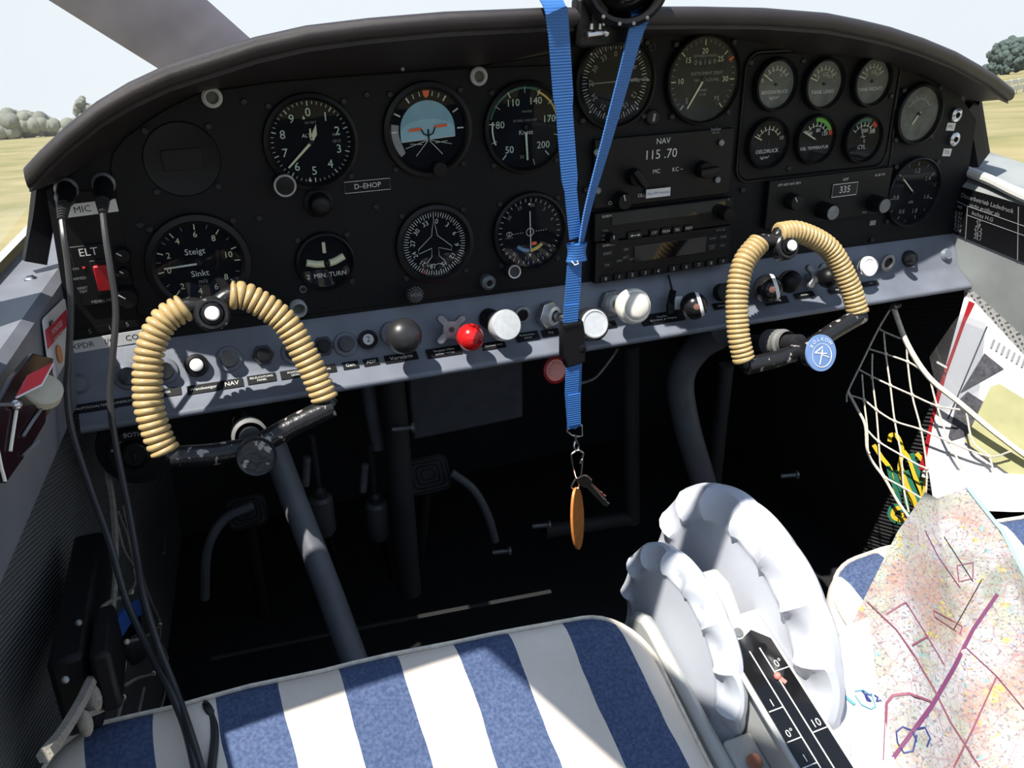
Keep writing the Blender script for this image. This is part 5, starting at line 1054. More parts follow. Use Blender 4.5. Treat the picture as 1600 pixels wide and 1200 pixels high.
b_ = MB(); b_.tube([at(887, 664, YL), at(886, 674, YL), at(893, 680, YL), at(902, 682, YL), at(910, 681, YL), at(909, 664, YL)], 0.0008, 8); b_.tube([at(889, 664, YL), at(909, 664, YL)], 0.0008, 8); build(b_, 'd_ring', M['steel'], lan)
b_ = MB(); b_.cyl(at(899, 680, YL), at(900, 692, YL), 0.0013, n=8); b_.tube(spline([at(898, 690, YL), at(897, 699, YL - 0.002), at(901, 704, YL), at(904, 697, YL + 0.002), at(901, 689, YL)], 4), 0.0009, 6); build(b_, 'swivel', M['steel'], lan)
b_ = MB(); b_.tube(spline([at(901, 704, YL), at(894, 709, YL), at(893, 715, YL), at(898, 742, YL), at(903, 749, YL), at(908, 742, YL), at(910, 716, YL), at(911, 708, YL), at(904, 703, YL)], 4), 0.0009, 8); b_.tube([at(909, 718, YL), at(907, 724, YL)], 0.0014, 8); build(b_, 'clip', M['steel'], lan)
# key ring with key and tag
kr = thing('keys', at(903, 855, YL - 0.002), 'keys and an orange oval tag hanging from the lanyard clip', 'keys')
b_ = MB(); b_.tube([at(905, 748, YL) + V((0.0055 * cos(a) + 0.004, -0.004 + 0.002 * sin(a), -0.0050 * sin(a) - 0.003 - 0.004 * cos(a))) for a in [2 * pi * i / 20 for i in range(20)]], 0.0009, 6, closed=True); build(b_, 'split_ring', M['steel'], kr)
for off_, m__, ex in ((0.0, 'copper', (945, 778)), (0.003, 'steel', (950, 790))):
    a = at(907, 745, YL - 0.003 - off_); c = at(*ex, YL - 0.006 - off_); dd = (c - a).normalized(); sd_ = V((0.5, -0.5, 0.75)); sd_ = (sd_ - dd * sd_.dot(dd)).normalized(); fr_ = FR(a, dd, sd_); L_ = (c - a).length
    b_ = MB(); pl = [(0, -0.004), (0.003, -0.0062), (0.010, -0.0062), (0.0135, -0.003), (L_ - 0.003, -0.003), (L_, -0.0005), (L_ - 0.002, 0.003), (L_ - 0.005, 0.002), (L_ - 0.008, 0.0032), (L_ - 0.011, 0.002), (0.0135, 0.003), (0.010, 0.0062), (0.003, 0.0062), (0, 0.004)]; b_.prism(fr_, pl, -0.0009, 0.0009); build(b_, 'key', M[m__], kr)
a = at(899, 762, YL); c = at(905, 857, YL - 0.004); fr_ = axis_frame((a + c) / 2, V((0.93, -0.30, 0.05))); hl = (a - c).length / 2
up = (a - c).normalized(); su = V((0.73, 0.68, 0)); su = (su - up * su.dot(up)).normalized(); fr_ = FR((a + c) / 2, su, up)
b_ = MB(); b_.prism(fr_, [(0.0150 * sin(2 * pi * i / 36) * 1.0, hl * cos(2 * pi * i / 36)) for i in range(36)], -0.0014, 0.0014); build(b_, 'oval_tag', M['orangetag'], kr, bevel=0.0005)
b_ = MB(); b_.tube(spline([at(900, 747, YL), at(894, 757, YL), at(893, 762, YL), at(900, 764, YL), at(905, 760, YL), at(902, 749, YL)], 3), 0.0008, 6); build(b_, 'wire_loop', M['steel'], kr)
# ================================================================== seats
S25 = math.tan(rad(25))
def yfront(x): return -0.250 - 0.10 * (x + 0.05)
def seat(label, x0, x1, sx0, seed):
    xc = (x0 + x1) / 2; L0 = V((xc, -0.5, FLZ)); t = thing('seat', L0, label, 'seat')
    rnd = random.Random(seed); ph = [rnd.uniform(0, 6) for _ in range(6)]
    yb = -1.0; W = x1 - x0
    def ztop(x, y):
        yy = y - (yfront(x) + 0.25)
        z = -0.4165 + S25 * (yy + 0.25) if yy > -0.55 else -0.4165 + S25 * (-0.30)
        wr = 0.0016 * sin(70 * x + 14 * y + ph[0]) * sin(23 * y + ph[1]) + 0.0012 * sin(120 * x - 30 * y + ph[2]) * max(0, min(1, (-0.25 - yy) * 9))
        return z + wr + 0.008 * (1 - ((x - xc) / (W / 2)) ** 2)
    def outline(ins, n=9):
        R = max(0.004, 0.045 - ins); o = []
        a0, a1 = x0 + ins, x1 - ins
        def P_(x, yy): return (x, yy)
        for cx, sgn, st in ((a1 - R, 1, 0), (a0 + R, -1, pi / 2)):
            for i in range(n + 1):
                a = st + pi / 2 * i / n; x = cx + R * cos(a); y = (yfront(x) - ins) - R + R * sin(a); o.append((x, y))
        m = 14
        o = o[:n + 1] + [(a1 - R + (a0 + R - a1 + R) * i / m, yfront(a1 - R + (a0 + R - a1 + R) * i / m) - ins) for i in range(1, m)] + o[n + 1:]
        for i in range(1, 13): o.append((a0, yfront(a0) - ins - R + (yb + ins - (yfront(a0) - ins - R)) * i / 12))
        for i in range(1, 8): o.append((a0 + (a1 - a0) * i / 8, yb + ins))
        for i in range(0, 12): o.append((a1, yb + ins + ((yfront(a1) - ins - R) - yb - ins) * i / 12))
        return o
    b_ = MB(); r = 0.022; rows = []
    rows.append([V((x, y, ztop(x, y) - 0.095)) for x, y in outline(0.012)])
    rows.append([V((x, y, ztop(x, y) - 0.080)) for x, y in outline(0.0)])
    for a in (0, 25, 50, 72, 90):
        ins = r * (1 - cos(rad(a))); rows.append([V((x, y, ztop(x, y) - r + r * sin(rad(a)))) for x, y in outline(ins)])
    for ins in (0.035, 0.055, 0.08, 0.11, 0.145, 0.18): 
        if ins < W / 2 - 0.01: rows.append([V((x, y, ztop(x, y))) for x, y in outline(ins)])
    n = len(rows[0])
    b_.add([v for rw in rows for v in rw], [(i * n + k_, i * n + (k_ + 1) % n, (i + 1) * n + (k_ + 1) % n, (i + 1) * n + k_) for i in range(len(rows) - 1) for k_ in range(n)] + [tuple(range(n))[::-1], tuple(range((len(rows) - 1) * n, len(rows) * n))])
    build(b_, 'cushion', stripemat('striped canvas ' + str(seed), sx0 - xc, 0.0805, seed), t, smooth=70)
    b_ = MB(); ins = r * (1 - cos(rad(38))); b_.tube([V((x, y, ztop(x, y) - r + r * sin(rad(38)))) for x, y in outline(ins - 0.001)], 0.0017, 6, closed=True); build(b_, 'piping', M['net'], t)
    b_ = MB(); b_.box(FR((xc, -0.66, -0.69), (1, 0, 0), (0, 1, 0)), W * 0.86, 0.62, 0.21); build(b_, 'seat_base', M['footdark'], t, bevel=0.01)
    return ztop
zl = seat('left seat cushion with broad blue and cream stripes', -0.150, 0.2745, -0.1115, 11)
zr = seat('right seat cushion with blue and cream stripes under the chart', 0.424, 0.845, 0.4450, 23)

# ================================================================== trim console between the seats
con = thing('trim_console', (0.35, -0.45, FLZ), 'pale grey centre console between the striped seats', 'console')
def yz_prism(m, pts, xa, xb): m.prism(FR((0, 0, 0), (0, 1, 0), (0, 0, 1)), pts, xa, xb); return m      # w = +x
sh = [(-0.262, -0.80), (-0.262, -0.475), (-0.266, -0.452), (-0.275, -0.440), (-0.288, -0.435), (-0.30, -0.437), (-0.385, -0.470), (-0.62, -0.56), (-0.62, -0.80)]
b_ = yz_prism(MB(), sh, 0.2765, 0.2870); build(b_, 'left_cheek', M['console'], con, bevel=0.005)
b_ = MB(); b_.lathe(axis_frame(V((0.2762, -0.318, -0.500)), V((-1, 0, 0))), [(0, 0.0005), (0.016, 0.0006), (0.017, 0.0)], 24); build(b_, 'hand_hole', M['black'], con)
b_ = yz_prism(MB(), [(-0.385, -0.80), (-0.385, -0.470), (-0.62, -0.56), (-0.62, -0.80)], 0.2865, 0.3095); build(b_, 'rear_deck', M['console'], con, bevel=0.002)
md = [(-0.285, -0.80), (-0.285, -0.440), (-0.292, -0.405), (-0.305, -0.392), (-0.322, -0.394), (-0.345, -0.4162), (-0.62, -0.523), (-0.62, -0.80)]
b_ = yz_prism(MB(), md, 0.3095, 0.3310); build(b_, 'centre_spine', M['console'], con, bevel=0.003)
rs = [(-0.262, -0.80), (-0.262, -0.455), (-0.275, -0.428), (-0.30, -0.425), (-0.62, -0.545), (-0.62, -0.80)]
b_ = yz_prism(MB(), rs, 0.368, 0.414); build(b_, 'right_cheek', M['console'], con, bevel=0.005)
b_ = yz_prism(MB(), [(-0.30, -0.80), (-0.30, -0.60), (-0.60, -0.62), (-0.60, -0.80)], 0.29, 0.40); build(b_, 'pedestal', M['footdark'], con)
# inclined scale plate
so_ = V((0.3205, -0.358, -0.4165)); sv = V((0, 1, 0.389)).normalized(); SF = FR(so_, V((1, 0, 0)), sv)
b_ = MB(); b_.box(SF.off(0, -0.085, 0.001), 0.040, 0.210, 0.003); sp = build(b_, 'scale_plate', M['console'], con, bevel=0.001)
b_ = MB(); b_.prism(SF, [(-0.0165, 0.002), (-0.004, 0.002), (0.006, 0.006), (0.0165, -0.004), (0.0165, -0.185), (-0.0165, -0.185)], 0.0025, 0.0034); build(b_, 'scale_window', M['darkglass'], sp)
b_ = MB()
for x in (-0.0045, 0.004): b_.bar(SF, (x, -0.008), (x, -0.18), 0.0009, 0.0036, 0.0038)
for i, (s, y) in enumerate((('0°', -0.022), ('10', -0.066), ('20', -0.108), ('30', -0.15))): b_.text(SF.off(0.0105, y), s, 0.0075, 0.0037); b_.bar(SF, (0.0045, y - 0.0045), (0.0160, y - 0.0045), 0.0007, 0.0036, 0.0038)
for i, (s, y) in enumerate((('1', -0.045), ('0°', -0.066), ('1', -0.083), ('2', -0.104), ('3', -0.124), ('4', -0.145))): b_.text(SF.off(-0.0105, y), s, 0.0070, 0.0037); b_.bar(SF, (-0.0160, y - 0.0045), (-0.0050, y - 0.0045), 0.0007, 0.0036, 0.0038)
build(b_, 'scale_lettering', M['white'], sp, smooth=0)
for x, y in ((0.004, -0.030), (-0.004, -0.105)):
    b_ = MB(); b_.ball(SF.p(x, y, 0.0042), 0.0026, 12, 8); b_.bar(SF, (x, y), (x + 0.003, y - 0.006), 0.0028, 0.0038, 0.0046); build(b_, 'indicator', M['salmon'], sp)
b_ = MB(); b_.lathe(FR(V((0.2985, -0.405, -0.4745)), V((1, 0, 0)), sv), [(0.0055, 0), (0.005, 0.002), (0, 0.0024)], 14); build(b_, 'deck_screw', M['copper'], con)
b_ = MB(); b_.lathe(FR(V((0.3165, -0.352, -0.4125)), V((1, 0, 0)), sv), [(0.0040, 0), (0.0036, 0.002), (0, 0.0022)], 14); build(b_, 'plate_screw', M['dullmetal'], con)

def trim_wheel(name, label, c, R, x0, x1, n, m, depth):
    W = x1 - x0
    prof = [(0.005, 0.20, 0), (0.10, 0.21, 0), (0.68, 0.27, 0), (0.71, 0.27, 0), (0.725, 0.265, 0), (0.745, 0.22, 0.1), (0.77, 0.12, 0.5), (0.82, 0.05, 1.0), (0.88, 0.06, 1.0), (0.94, 0.16, 0.9), (0.985, 0.34, 0.6), (1.0, 0.55, 0.35), (0.985, 0.78, 0.2), (0.93, 0.97, 0.1), (0.80, 1.0, 0), (0.70, 0.75, 0), (0.10, 0.75, 0)]
    def fn(u, v):
        i = round(v * (len(prof) - 1)); r, q, k_ = prof[i]; a = 2 * pi * u
        s = abs(sin(n * a / 2)) ** 0.7
        rr = R * r * (1 - 0.006 * k_ * s); return V((x0 + W * q + depth * k_ * s, c[0] + rr * cos(a), c[1] + rr * sin(a)))
    b_ = MB(); b_.grid(fn, n * 12, len(prof), True); t = build(b_, name, M[m], con, label, smooth=24)
    b_ = MB(); b_.lathe(axis_frame(V((x0 + W * 0.27, c[0], c[1])), V((-1, 0, 0))), [(R * 0.36, 0), (R * 0.34, W * 0.25), (R * 0.30, W * 0.3), (0, W * 0.3)], 30); return t
trim_wheel('trim_wheel', 'smaller scalloped pale grey trim wheel nearer the left seat', (-0.306, -0.455), 0.0800, 0.2880, 0.3085, 14, 'wheelworn', 0.0070)
trim_wheel('trim_wheel', 'larger scalloped pale grey trim wheel nearer the right seat', (-0.308, -0.448), 0.1105, 0.3325, 0.364, 16, 'wheel', 0.0090)

# ================================================================== chart and its sun whitened margin on the right seat
CA = [V((0.553, -0.289)), V((0.390, -0.374)), V((0.335, -0.44)), V((0.32, -0.52))]
CB = [V((0.588, -0.301)), V((0.566, -0.395)), V((0.552, -0.46)), V((0.54, -0.54))]
def cpt(L_, t): 
    k = min(int(t * 3), 2); return L_[k].lerp(L_[k + 1], t * 3 - k)
def csz(x, y):
    """height of the folded sheet above the seat"""
    yy = max(min(y, -0.27), -0.6)
    base = -0.4165 + S25 * (yy - (yfront(x) + 0.25) + 0.25) + 0.012
    q = (x - 0.40) * 0.80 + (y + 0.30) * -0.60           # across the folds
    per = 0.085; f_ = (q / per) % 1.0; tri = abs(f_ - 0.5) * 2
    return base + 0.022 * tri + 0.004 * sin(9 * x + 21 * y) + (0.03 * max(0, (0.40 - x)) if False else 0)
def chart_grid(CA_, CB_, off=0.0, nu=26, nv=40):
    def fn(u, v):
        p = cpt(CA_, v).lerp(cpt(CB_, v), u); return V((p.x, p.y, csz(p.x, p.y) + off))
    b_ = MB(); b_.grid(fn, nu, nv); b_.grid(lambda u, v: fn(u, v) - V((0, 0, 0.0006)), nu, nv); return b_
chart = thing('chart', V((0.47, -0.42, -0.46)), 'folded aeronautical chart with pen lines lying on the right seat', 'chart')
build(chart_grid(CA, CB), 'sheet', M['chart'], chart, smooth=60)
b_ = MB(); eb = [CB[0].lerp(CB[1], i / 8) for i in range(9)] + [CB[1].lerp(CB[2], i / 4) for i in range(1, 5)]; b_.strap([V((p.x, p.y, csz(p.x, p.y) + 0.0006)) for p in eb], 0.004, V((1, 0, 0)), 0.0005); build(b_, 'blue_border', M['paleblue'], chart)
def on_chart(px, py):
    p = atp(px, py, V((0.45, -0.40, -0.445)), V((0, -sin(rad(25)), cos(rad(25)))))
    for _ in range(12):
        z = csz(p.x, p.y); d = ray(px, py); p2 = CAM + d * (z / d.z); p = p.lerp(p2, 0.5)
    p.z = csz(p.x, p.y); return p
def ink(pts, wd, m, name='pen_line', par=chart, dens=10):
    lift = 0.0010 if par is chart else 0.0026
    path = []
    for (a, b__), (c, d_) in zip(pts, pts[1:]):
        for i in range(dens): path.append(on_chart(a + (c - a) * i / dens, b__ + (d_ - b__) * i / dens))
    path.append(on_chart(*pts[-1])); path = [p + V((0, 0, lift)) for p in path]
    b_ = MB(); nrm = V((0, -sin(rad(25)), cos(rad(25)))); vs = []
    wl_ = [nrm.cross((path[min(i + 1, len(path) - 1)] - path[max(i - 1, 0)]).normalized()) for i in range(len(path))]
    b_.strap(path, wd, wl_, 0.0002); return build(b_, name, M[m], par)
ink([(1558, 930), (1520, 985), (1490, 1045), (1455, 1105), (1395, 1186)], 0.0026, 'magenta')
ink([(1557, 1058), (1520, 1140), (1490, 1200)], 0.0010, 'thinmag'); ink([(1355, 942), (1400, 985), (1425, 1020), (1460, 1080), (1485, 1130), (1530, 1200)], 0.0012, 'thinmag')
ink([(1415, 942), (1445, 990), (1475, 1040)], 0.0009, 'thinmag'); ink([(1385, 961), (1415, 942)], 0.0012, 'thinmag'); ink([(1425, 1010), (1450, 995)], 0.0012, 'thinmag')
ink([(1445, 830), (1465, 870), (1500, 920)], 0.0008, 'magenta'); ink([(1475, 840), (1520, 910)], 0.0007, 'ink')
ink([(1495, 885), (1520, 880), (1520, 905), (1498, 910), (1495, 885)], 0.0008, 'thinmag'); ink([(1458, 955), (1503, 980), (1500, 992), (1460, 965), (1458, 955)], 0.0008, 'thinmag'); ink([(1533, 908), (1490, 985)], 0.0007, 'ink')
ink([(1500, 1005), (1557, 1058), (1600, 1110)], 0.0008, 'thinmag'); ink([(1381, 1190), (1385, 1100), (1395, 1088), (1420, 1085), (1455, 1098)], 0.0018, 'thinmag')
ink([(1432, 1150), (1426, 1175), (1412, 1178), (1402, 1162), (1400, 1145), (1410, 1137), (1425, 1143), (1432, 1160)], 0.0010, 'navy', dens=4); ink([(1432, 1140), (1445, 1138), (1453, 1155), (1448, 1168)], 0.0010, 'navy', dens=4)
ns_ = thing('whitened_margin', V((0.36, -0.44, -0.47)), 'white sheet with blue scribbles for the sun whitened left margin of the chart', 'paper')
NA = [V((0.405, -0.360)), V((0.368, -0.395)), V((0.330, -0.44)), V((0.31, -0.50))]; NB = [V((0.425, -0.366)), V((0.398, -0.405)), V((0.376, -0.447)), V((0.36, -0.50))]
build(chart_grid(NA, NB, 0.0012, 14, 24), 'sheet', M['paper'], ns_, smooth=60)  # added white sheet stands for the chart's blank margin whitened by sun
ink([(1280, 1064), (1305, 1080), (1335, 1105)], 0.0022, 'cyanink', par=ns_); ink([(1334, 1084), (1348, 1082), (1362, 1092), (1367, 1108), (1360, 1112), (1345, 1105), (1335, 1090)], 0.0008, 'cyanink', par=ns_, dens=4); ink([(1346, 1083), (1360, 1100), (1354, 1098), (1350, 1088), (1362, 1090)], 0.0012, 'navy', par=ns_, dens=3); ink([(1365, 1090), (1371, 1094), (1368, 1100), (1376, 1098)], 0.0010, 'navy', par=ns_, dens=3)

# ================================================================== right side: placard, papers, net
SRF = FR(V((0.870, -0.05, -0.26)), V((0, -1, 0)), V((0, 0, 1)))
def onx(px, py, x=0.8695): return atx(px, py, x)
tr = thing('performance_placard', onx(1550, 345), 'black boost table lettered Dauerbetrieb Ladedruck on the right sill', 'placard')
c4 = [onx(1490, 288), onx(1625, 328), onx(1625, 420), onx(1484, 362)]
b_ = MB(); b_.add(c4 + [p + V((-0.0012, 0, 0)) for p in c4], [(0, 1, 2, 3), (4, 5, 6, 7), (0, 1, 5, 4), (1, 2, 6, 5), (2, 3, 7, 6), (3, 0, 4, 7)]); build(b_, 'plate', M['black'], tr)
def pl_pt(u, v): return c4[0].lerp(c4[1], u).lerp(c4[3].lerp(c4[2], u), v) + V((-0.0016, 0, 0))
def pl_fr(u, v):
    o = pl_pt(u, v); du = (pl_pt(u + 0.05, v) - o).normalized(); return FR(o, du, (V((0, 0, 1)) - du * du.z).normalized(), V((-1, 0, 0)))
b_ = MB()
for s, u, v, z in (('Dauerbetrieb Ladedruck', 0.42, 0.16, 0.0072), ('nicht größer als', 0.40, 0.30, 0.0066), ('ata', 0.11, 0.40, 0.006), ('Inches H.G', 0.38, 0.44, 0.0066), ('Dreh', 0.90, 0.30, 0.006), ('U/min', 0.92, 0.48, 0.006)): b_.text(pl_fr(u, v), s, z, 0)
for i, (a, c, e_) in enumerate((('0,97', '29', '2400'), ('0,94', '28', '2300'), ('0,91', '27,2', '2200'), ('0,87', '26,2', '2100'), ('0,84', '25,1', '2000'))):
    v = 0.55 + 0.085 * i
    for s, u in ((a, 0.10), (c, 0.34), (e_, 0.92)): b_.text(pl_fr(u, v), s, 0.0062, 0)
build(b_, 'lettering', M['greyprint'], tr, smooth=0)
b_ = MB()
for (u0, v0), (u1, v1) in (((0.02, 0.30), (0.20, 0.34)), ((0.20, 0.34), (1, 0.36)), ((0.20, 0.52), (1, 0.52)), ((0.20, 0.33), (0.20, 1)), ((0.78, 0.05), (0.78, 1))): b_.tube([pl_pt(u0, v0), pl_pt(u1, v1)], 0.0004, 4)
build(b_, 'rule', M['greyprint'], tr)
# papers in the pocket
PO = V((0.826, -0.08, -0.45)); PN = V((-1, -0.22, 0.42)).normalized()
def pp(px, py, d=0.0): return atp(px, py, PO + PN * d, PN)
def sheet(name, label, pts, d, m, th=0.0016, cat='paper', parent=None, pname='sheet'):
    t = parent or thing(name, pp(*pts[-1], d), label, cat); q = [pp(a, c, d) for a, c in pts]; n = len(q); b_ = MB(); b_.add(q + [p - PN * th for p in q], [tuple(range(n)), tuple(range(n, 2 * n))[::-1]] + [(i, (i + 1) % n, n + (i + 1) % n, n + i) for i in range(n)]); build(b_, pname, M[m], t); return t
pb = sheet('paper_booklet', 'white printed booklet with a red spine standing in the right side net', [(1507, 463), (1525, 468), (1660, 545), (1660, 800), (1440, 745), (1470, 600)], 0.0, 'paper', 0.006)
sheet('', '', [(1514, 470), (1523, 474), (1508, 505), (1478, 588), (1458, 660), (1444, 735), (1436, 733), (1466, 605), (1490, 540)], 0.0006, 'redplastic', 0.004, parent=pb, pname='spine')
sheet('', '', [(1541, 510), (1543, 510), (1482, 655), (1480, 655)], 0.0012, 'ink', 0.0004, parent=pb, pname='ruled_line')
sheet('', '', [(1538, 552), (1568, 576), (1500, 614)], 0.0014, 'inkgrey', 0.0004, parent=pb, pname='printed_block')
for i in range(7):
    x = 1552 + i * 8; y = 530 + i * 5; sheet('', '', [(x, y), (x + 3, y + 1), (x - 2, y + 14), (x - 5, y + 13)], 0.0012, 'greyprint', 0.0004, parent=pb, pname='printed_text')
sheet('', '', [(1495, 628), (1512, 612), (1540, 630), (1512, 680), (1480, 690)], 0.0013, 'inkgrey', 0.0004, parent=pb, pname='printed_photo')
sheet('note_slip', 'khaki note slip stuck across the papers in the right side net', [(1548, 604), (1562, 600), (1660, 660), (1660, 740), (1583, 745), (1507, 690)], 0.004, 'khaki', 0.0008)
ps = sheet('plastic_sleeve', 'clear plastic sleeve around the papers in the right side net', [(1478, 520), (1500, 490), (1540, 505), (1530, 610), (1470, 640), (1452, 558)], 0.009, 'plastic', 0.0005, 'sleeve')
sheet('', '', [(1464, 564), (1480, 573), (1479, 576), (1463, 567)], 0.0096, 'alu', 0.0005, parent=ps, pname='clip')
bx_ = sheet('paper_stack', 'thick stack of blank white paper low in the right side net', [(1450, 728), (1500, 735), (1660, 745), (1660, 800), (1580, 800), (1460, 795)], 0.012, 'paper', 0.012)
# net
NO = V((0.788, -0.06, -0.45)); NN = V((-1, -0.30, 0.15)).normalized()
def np_(px, py): return atp(px, py, NO, NN)
net = thing('net_pocket', np_(1425, 815), 'knotted cotton cord net pocket on the right cockpit side', 'net')
for pts, r in (([(1395, 478), (1418, 538), (1452, 590), (1500, 630), (1560, 680), (1660, 755)], 0.0032), ([(1393, 480), (1372, 515), (1345, 570), (1325, 612), (1323, 628)], 0.0012), ([(1325, 612), (1340, 640), (1352, 665), (1357, 710), (1382, 747), (1402, 782), (1425, 815)], 0.0018)):
    b_ = MB(); b_.tube(spline([np_(*p) for p in pts], 6), r, 8); build(b_, 'edge_cord', M['net'], net)
kn = MB(); kn.ball(V((0, 0, 0)), 0.0024, 8, 6); MK = make_mesh(kn, 'knot', M['net'], V((0, 0, 0)))
for pts in ([(1347, 585), (1350, 625), (1355, 668), (1357, 708), (1366, 724)], [(1363, 553), (1363, 590), (1369, 640), (1373, 690), (1376, 730), (1384, 747)], [(1381, 520), (1384, 553), (1391, 602), (1398, 658), (1408, 711), (1412, 762), (1420, 800)], [(1417, 545), (1418, 565), (1425, 617), (1439, 671), (1448, 732), (1446, 782)], [(1453, 592), (1464, 634), (1483, 690), (1510, 744)], [(1510, 645), (1520, 690), (1545, 713), (1555, 745), (1572, 766)],
            [(1372, 513), (1385, 520), (1407, 529)], [(1357, 545), (1383, 553), (1418, 565), (1440, 578)], [(1343, 578), (1362, 588), (1391, 602), (1425, 617), (1464, 634), (1500, 640)], [(1330, 618), (1350, 625), (1369, 640), (1398, 658), (1439, 671), (1483, 690), (1545, 713), (1580, 705)], [(1355, 672), (1373, 690), (1408, 711), (1448, 732), (1510, 744), (1572, 766), (1640, 764)], [(1384, 747), (1412, 762), (1446, 782), (1480, 800)]):
    b_ = MB(); b_.tube(spline([np_(*p) for p in pts], 4), 0.00115, 6); build(b_, 'cord', M['net'], net)
for p in ((1350, 625), (1369, 640), (1391, 602), (1384, 553), (1418, 565), (1425, 617), (1398, 658), (1439, 671), (1373, 690), (1408, 711), (1448, 732), (1464, 634), (1483, 690), (1510, 744), (1545, 713), (1572, 766), (1384, 747), (1412, 762), (1446, 782), (1452, 590), (1363, 590), (1357, 708)): inst('knot', MK, net, np_(*p))
b_ = MB(); b_.lathe(axis_frame(np_(1397, 480), V((-1, -0.3, 0))), [(0.0042, -0.01), (0.0045, 0.002), (0, 0.004)], 12); build(b_, 'anchor_hook', M['steel'], net)
# green and yellow ribbon bundle in the net
RO = V((0.808, -0.06, -0.5))
def rp(px, py, d=0): return atp(px, py, RO + NN * d, NN)
rb = thing('ribbon_bundle', rp(1410, 815), 'bundled green and yellow ribbon in the lower corner of the right side net', 'ribbon')
for i, (pts, m__) in enumerate((([(1365, 695), (1378, 715), (1392, 735), (1400, 770), (1412, 808)], 'yellowcord'), ([(1388, 728), (1392, 745), (1402, 770), (1408, 800)], 'greencord'), ([(1398, 735), (1404, 757), (1414, 775), (1420, 805)], 'greencord'), ([(1390, 690), (1392, 680), (1402, 682), (1410, 705), (1406, 735), (1420, 770), (1436, 800)], 'yellowcord'), ([(1412, 705), (1422, 720), (1430, 745), (1440, 768), (1444, 785)], 'yellowcord'), ([(1425, 708), (1432, 730), (1442, 755), (1444, 775)], 'greencord'), ([(1416, 735), (1424, 755), (1432, 775), (1440, 795)], 'greencord'), ([(1408, 730), (1418, 760), (1428, 780), (1434, 800)], 'yellowcord'), ([(1405, 790), (1394, 792), (1390, 805), (1400, 815), (1415, 816)], 'greencord'), ([(1408, 793), (1398, 796), (1395, 806), (1403, 812), (1416, 813)], 'yellowcord'), ([(1432, 708), (1444, 725), (1446, 760), (1440, 790)], 'yellowcord'))):
    b_ = MB(); b_.strap(spline([rp(a, c, 0.001 * i) for a, c in pts], 6), 0.0052, V((0.3, -0.9, 0.2)), 0.0012); build(b_, 'ribbon', M[m__], rb)

# ================================================================== left side
LN = V((1, -0.112, 0)).normalized(); LO = V((lx(-0.1), -0.1, -0.25))
def lp(px, py, d=0.001): return atp(px, py, LO + LN * d, LN)
cc = [lp(*p) for p in ((68, 502), (102, 466), (113, 548), (88, 592), (76, 570))]
cardt = thing('detector_card', cc[3], 'white and red carbon monoxide detector card on the left sill', 'card')
def flat(par, name, pts, d, m, th=0.0006):
    q = [lp(*p, d) for p in pts]; n = len(q); b_ = MB(); b_.add(q + [p - LN * th for p in q], [tuple(range(n)), tuple(range(n, 2 * n))[::-1]] + [(i, (i + 1) % n, n + (i + 1) % n, n + i) for i in range(n)]); return build(b_, name, M[m], par)
flat(cardt, 'card', [(67, 502), (69, 497), (99, 467), (102, 468), (113, 548), (88, 592), (76, 570)], 0.002, 'labelwhite')
rdp = flat(cardt, 'red_panel', [(72, 516), (104, 484), (106, 508), (76, 545)], 0.0028, 'cardred')
o = lp(89, 512, 0.0031); uu = (lp(104, 497, 0.0031) - lp(74, 528, 0.0031)).normalized(); LFR = FR(o, uu, (V((0, 0, 1)) - uu * uu.z).normalized(), LN)
b_ = MB()
for i, s in enumerate(('CARBON', 'MONOXIDE', 'DETECTOR')): b_.text(LFR.off(0, 0.007 - 0.007 * i), s, 0.0062, 0.0002)
build(b_, 'lettering', M['labelwhite'], rdp, smooth=0)
b_ = MB(); oc = lp(93, 553, 0.003); b_.lathe(FR(oc, uu, LFR.v, LN), [(0, 0.0006), (0.0065, 0.0005), (0.0068, 0)], 24); build(b_, 'spot', M['orangetag'], cardt)
b_ = MB(); b_.box(FR(lp(80, 504, 0.003), uu, LFR.v, LN), 0.009, 0.0022, 0.0004); build(b_, 'print_mark', M['ink'], cardt)
# screw on the left sill
q = atz(48, 437, -0.1955); t = thing('sill_screw', q, 'domed steel screw on top of the left sill', 'screw'); b_ = MB(); b_.lathe(FR(q, (1, 0, 0), (0, 1, 0)), [(0.0050, 0), (0.0048, 0.0012), (0.0030, 0.0026), (0, 0.0030)], 18); build(b_, 'head', M['steel'], t); b_ = MB(); b_.box(FR(q + V((0, 0, 0.0030)), V((1, 0.6, 0)), V((-0.6, 1, 0))), 0.005, 0.0008, 0.0005); build(b_, 'slot', M['darkmetal'], t)
# glossy dark pocket with card and felt disc
PKO = V((-0.085, -0.20, -0.28)); PKN = V((1, -0.45, 0.1)).normalized()
def kp(px, py, d=0.0): return atp(px, py, PKO + PKN * d, PKN)
pk = thing('side_pocket', kp(10, 755), 'glossy dark maroon pocket with pale edges on the left side', 'pocket')
def kflat(par, name, pts, d, m, th):
    q = [kp(*p, d) for p in pts]; n = len(q); b_ = MB(); b_.add(q + [p - PKN * th for p in q], [tuple(range(n)), tuple(range(n, 2 * n))[::-1]] + [(i, (i + 1) % n, n + (i + 1) % n, n + i) for i in range(n)]); return build(b_, name, M[m], par, bevel=0.0006)
kflat(pk, 'front', [(-60, 640), (-20, 634), (30, 632), (75, 632), (72, 660), (45, 705), (10, 755), (-6, 752), (-60, 700)], 0.006, 'maroon', 0.010)
kflat(pk, 'back', [(-60, 620), (0, 628), (20, 590), (52, 552), (84, 560), (80, 640), (10, 750), (-60, 700)], -0.010, 'maroon', 0.004)
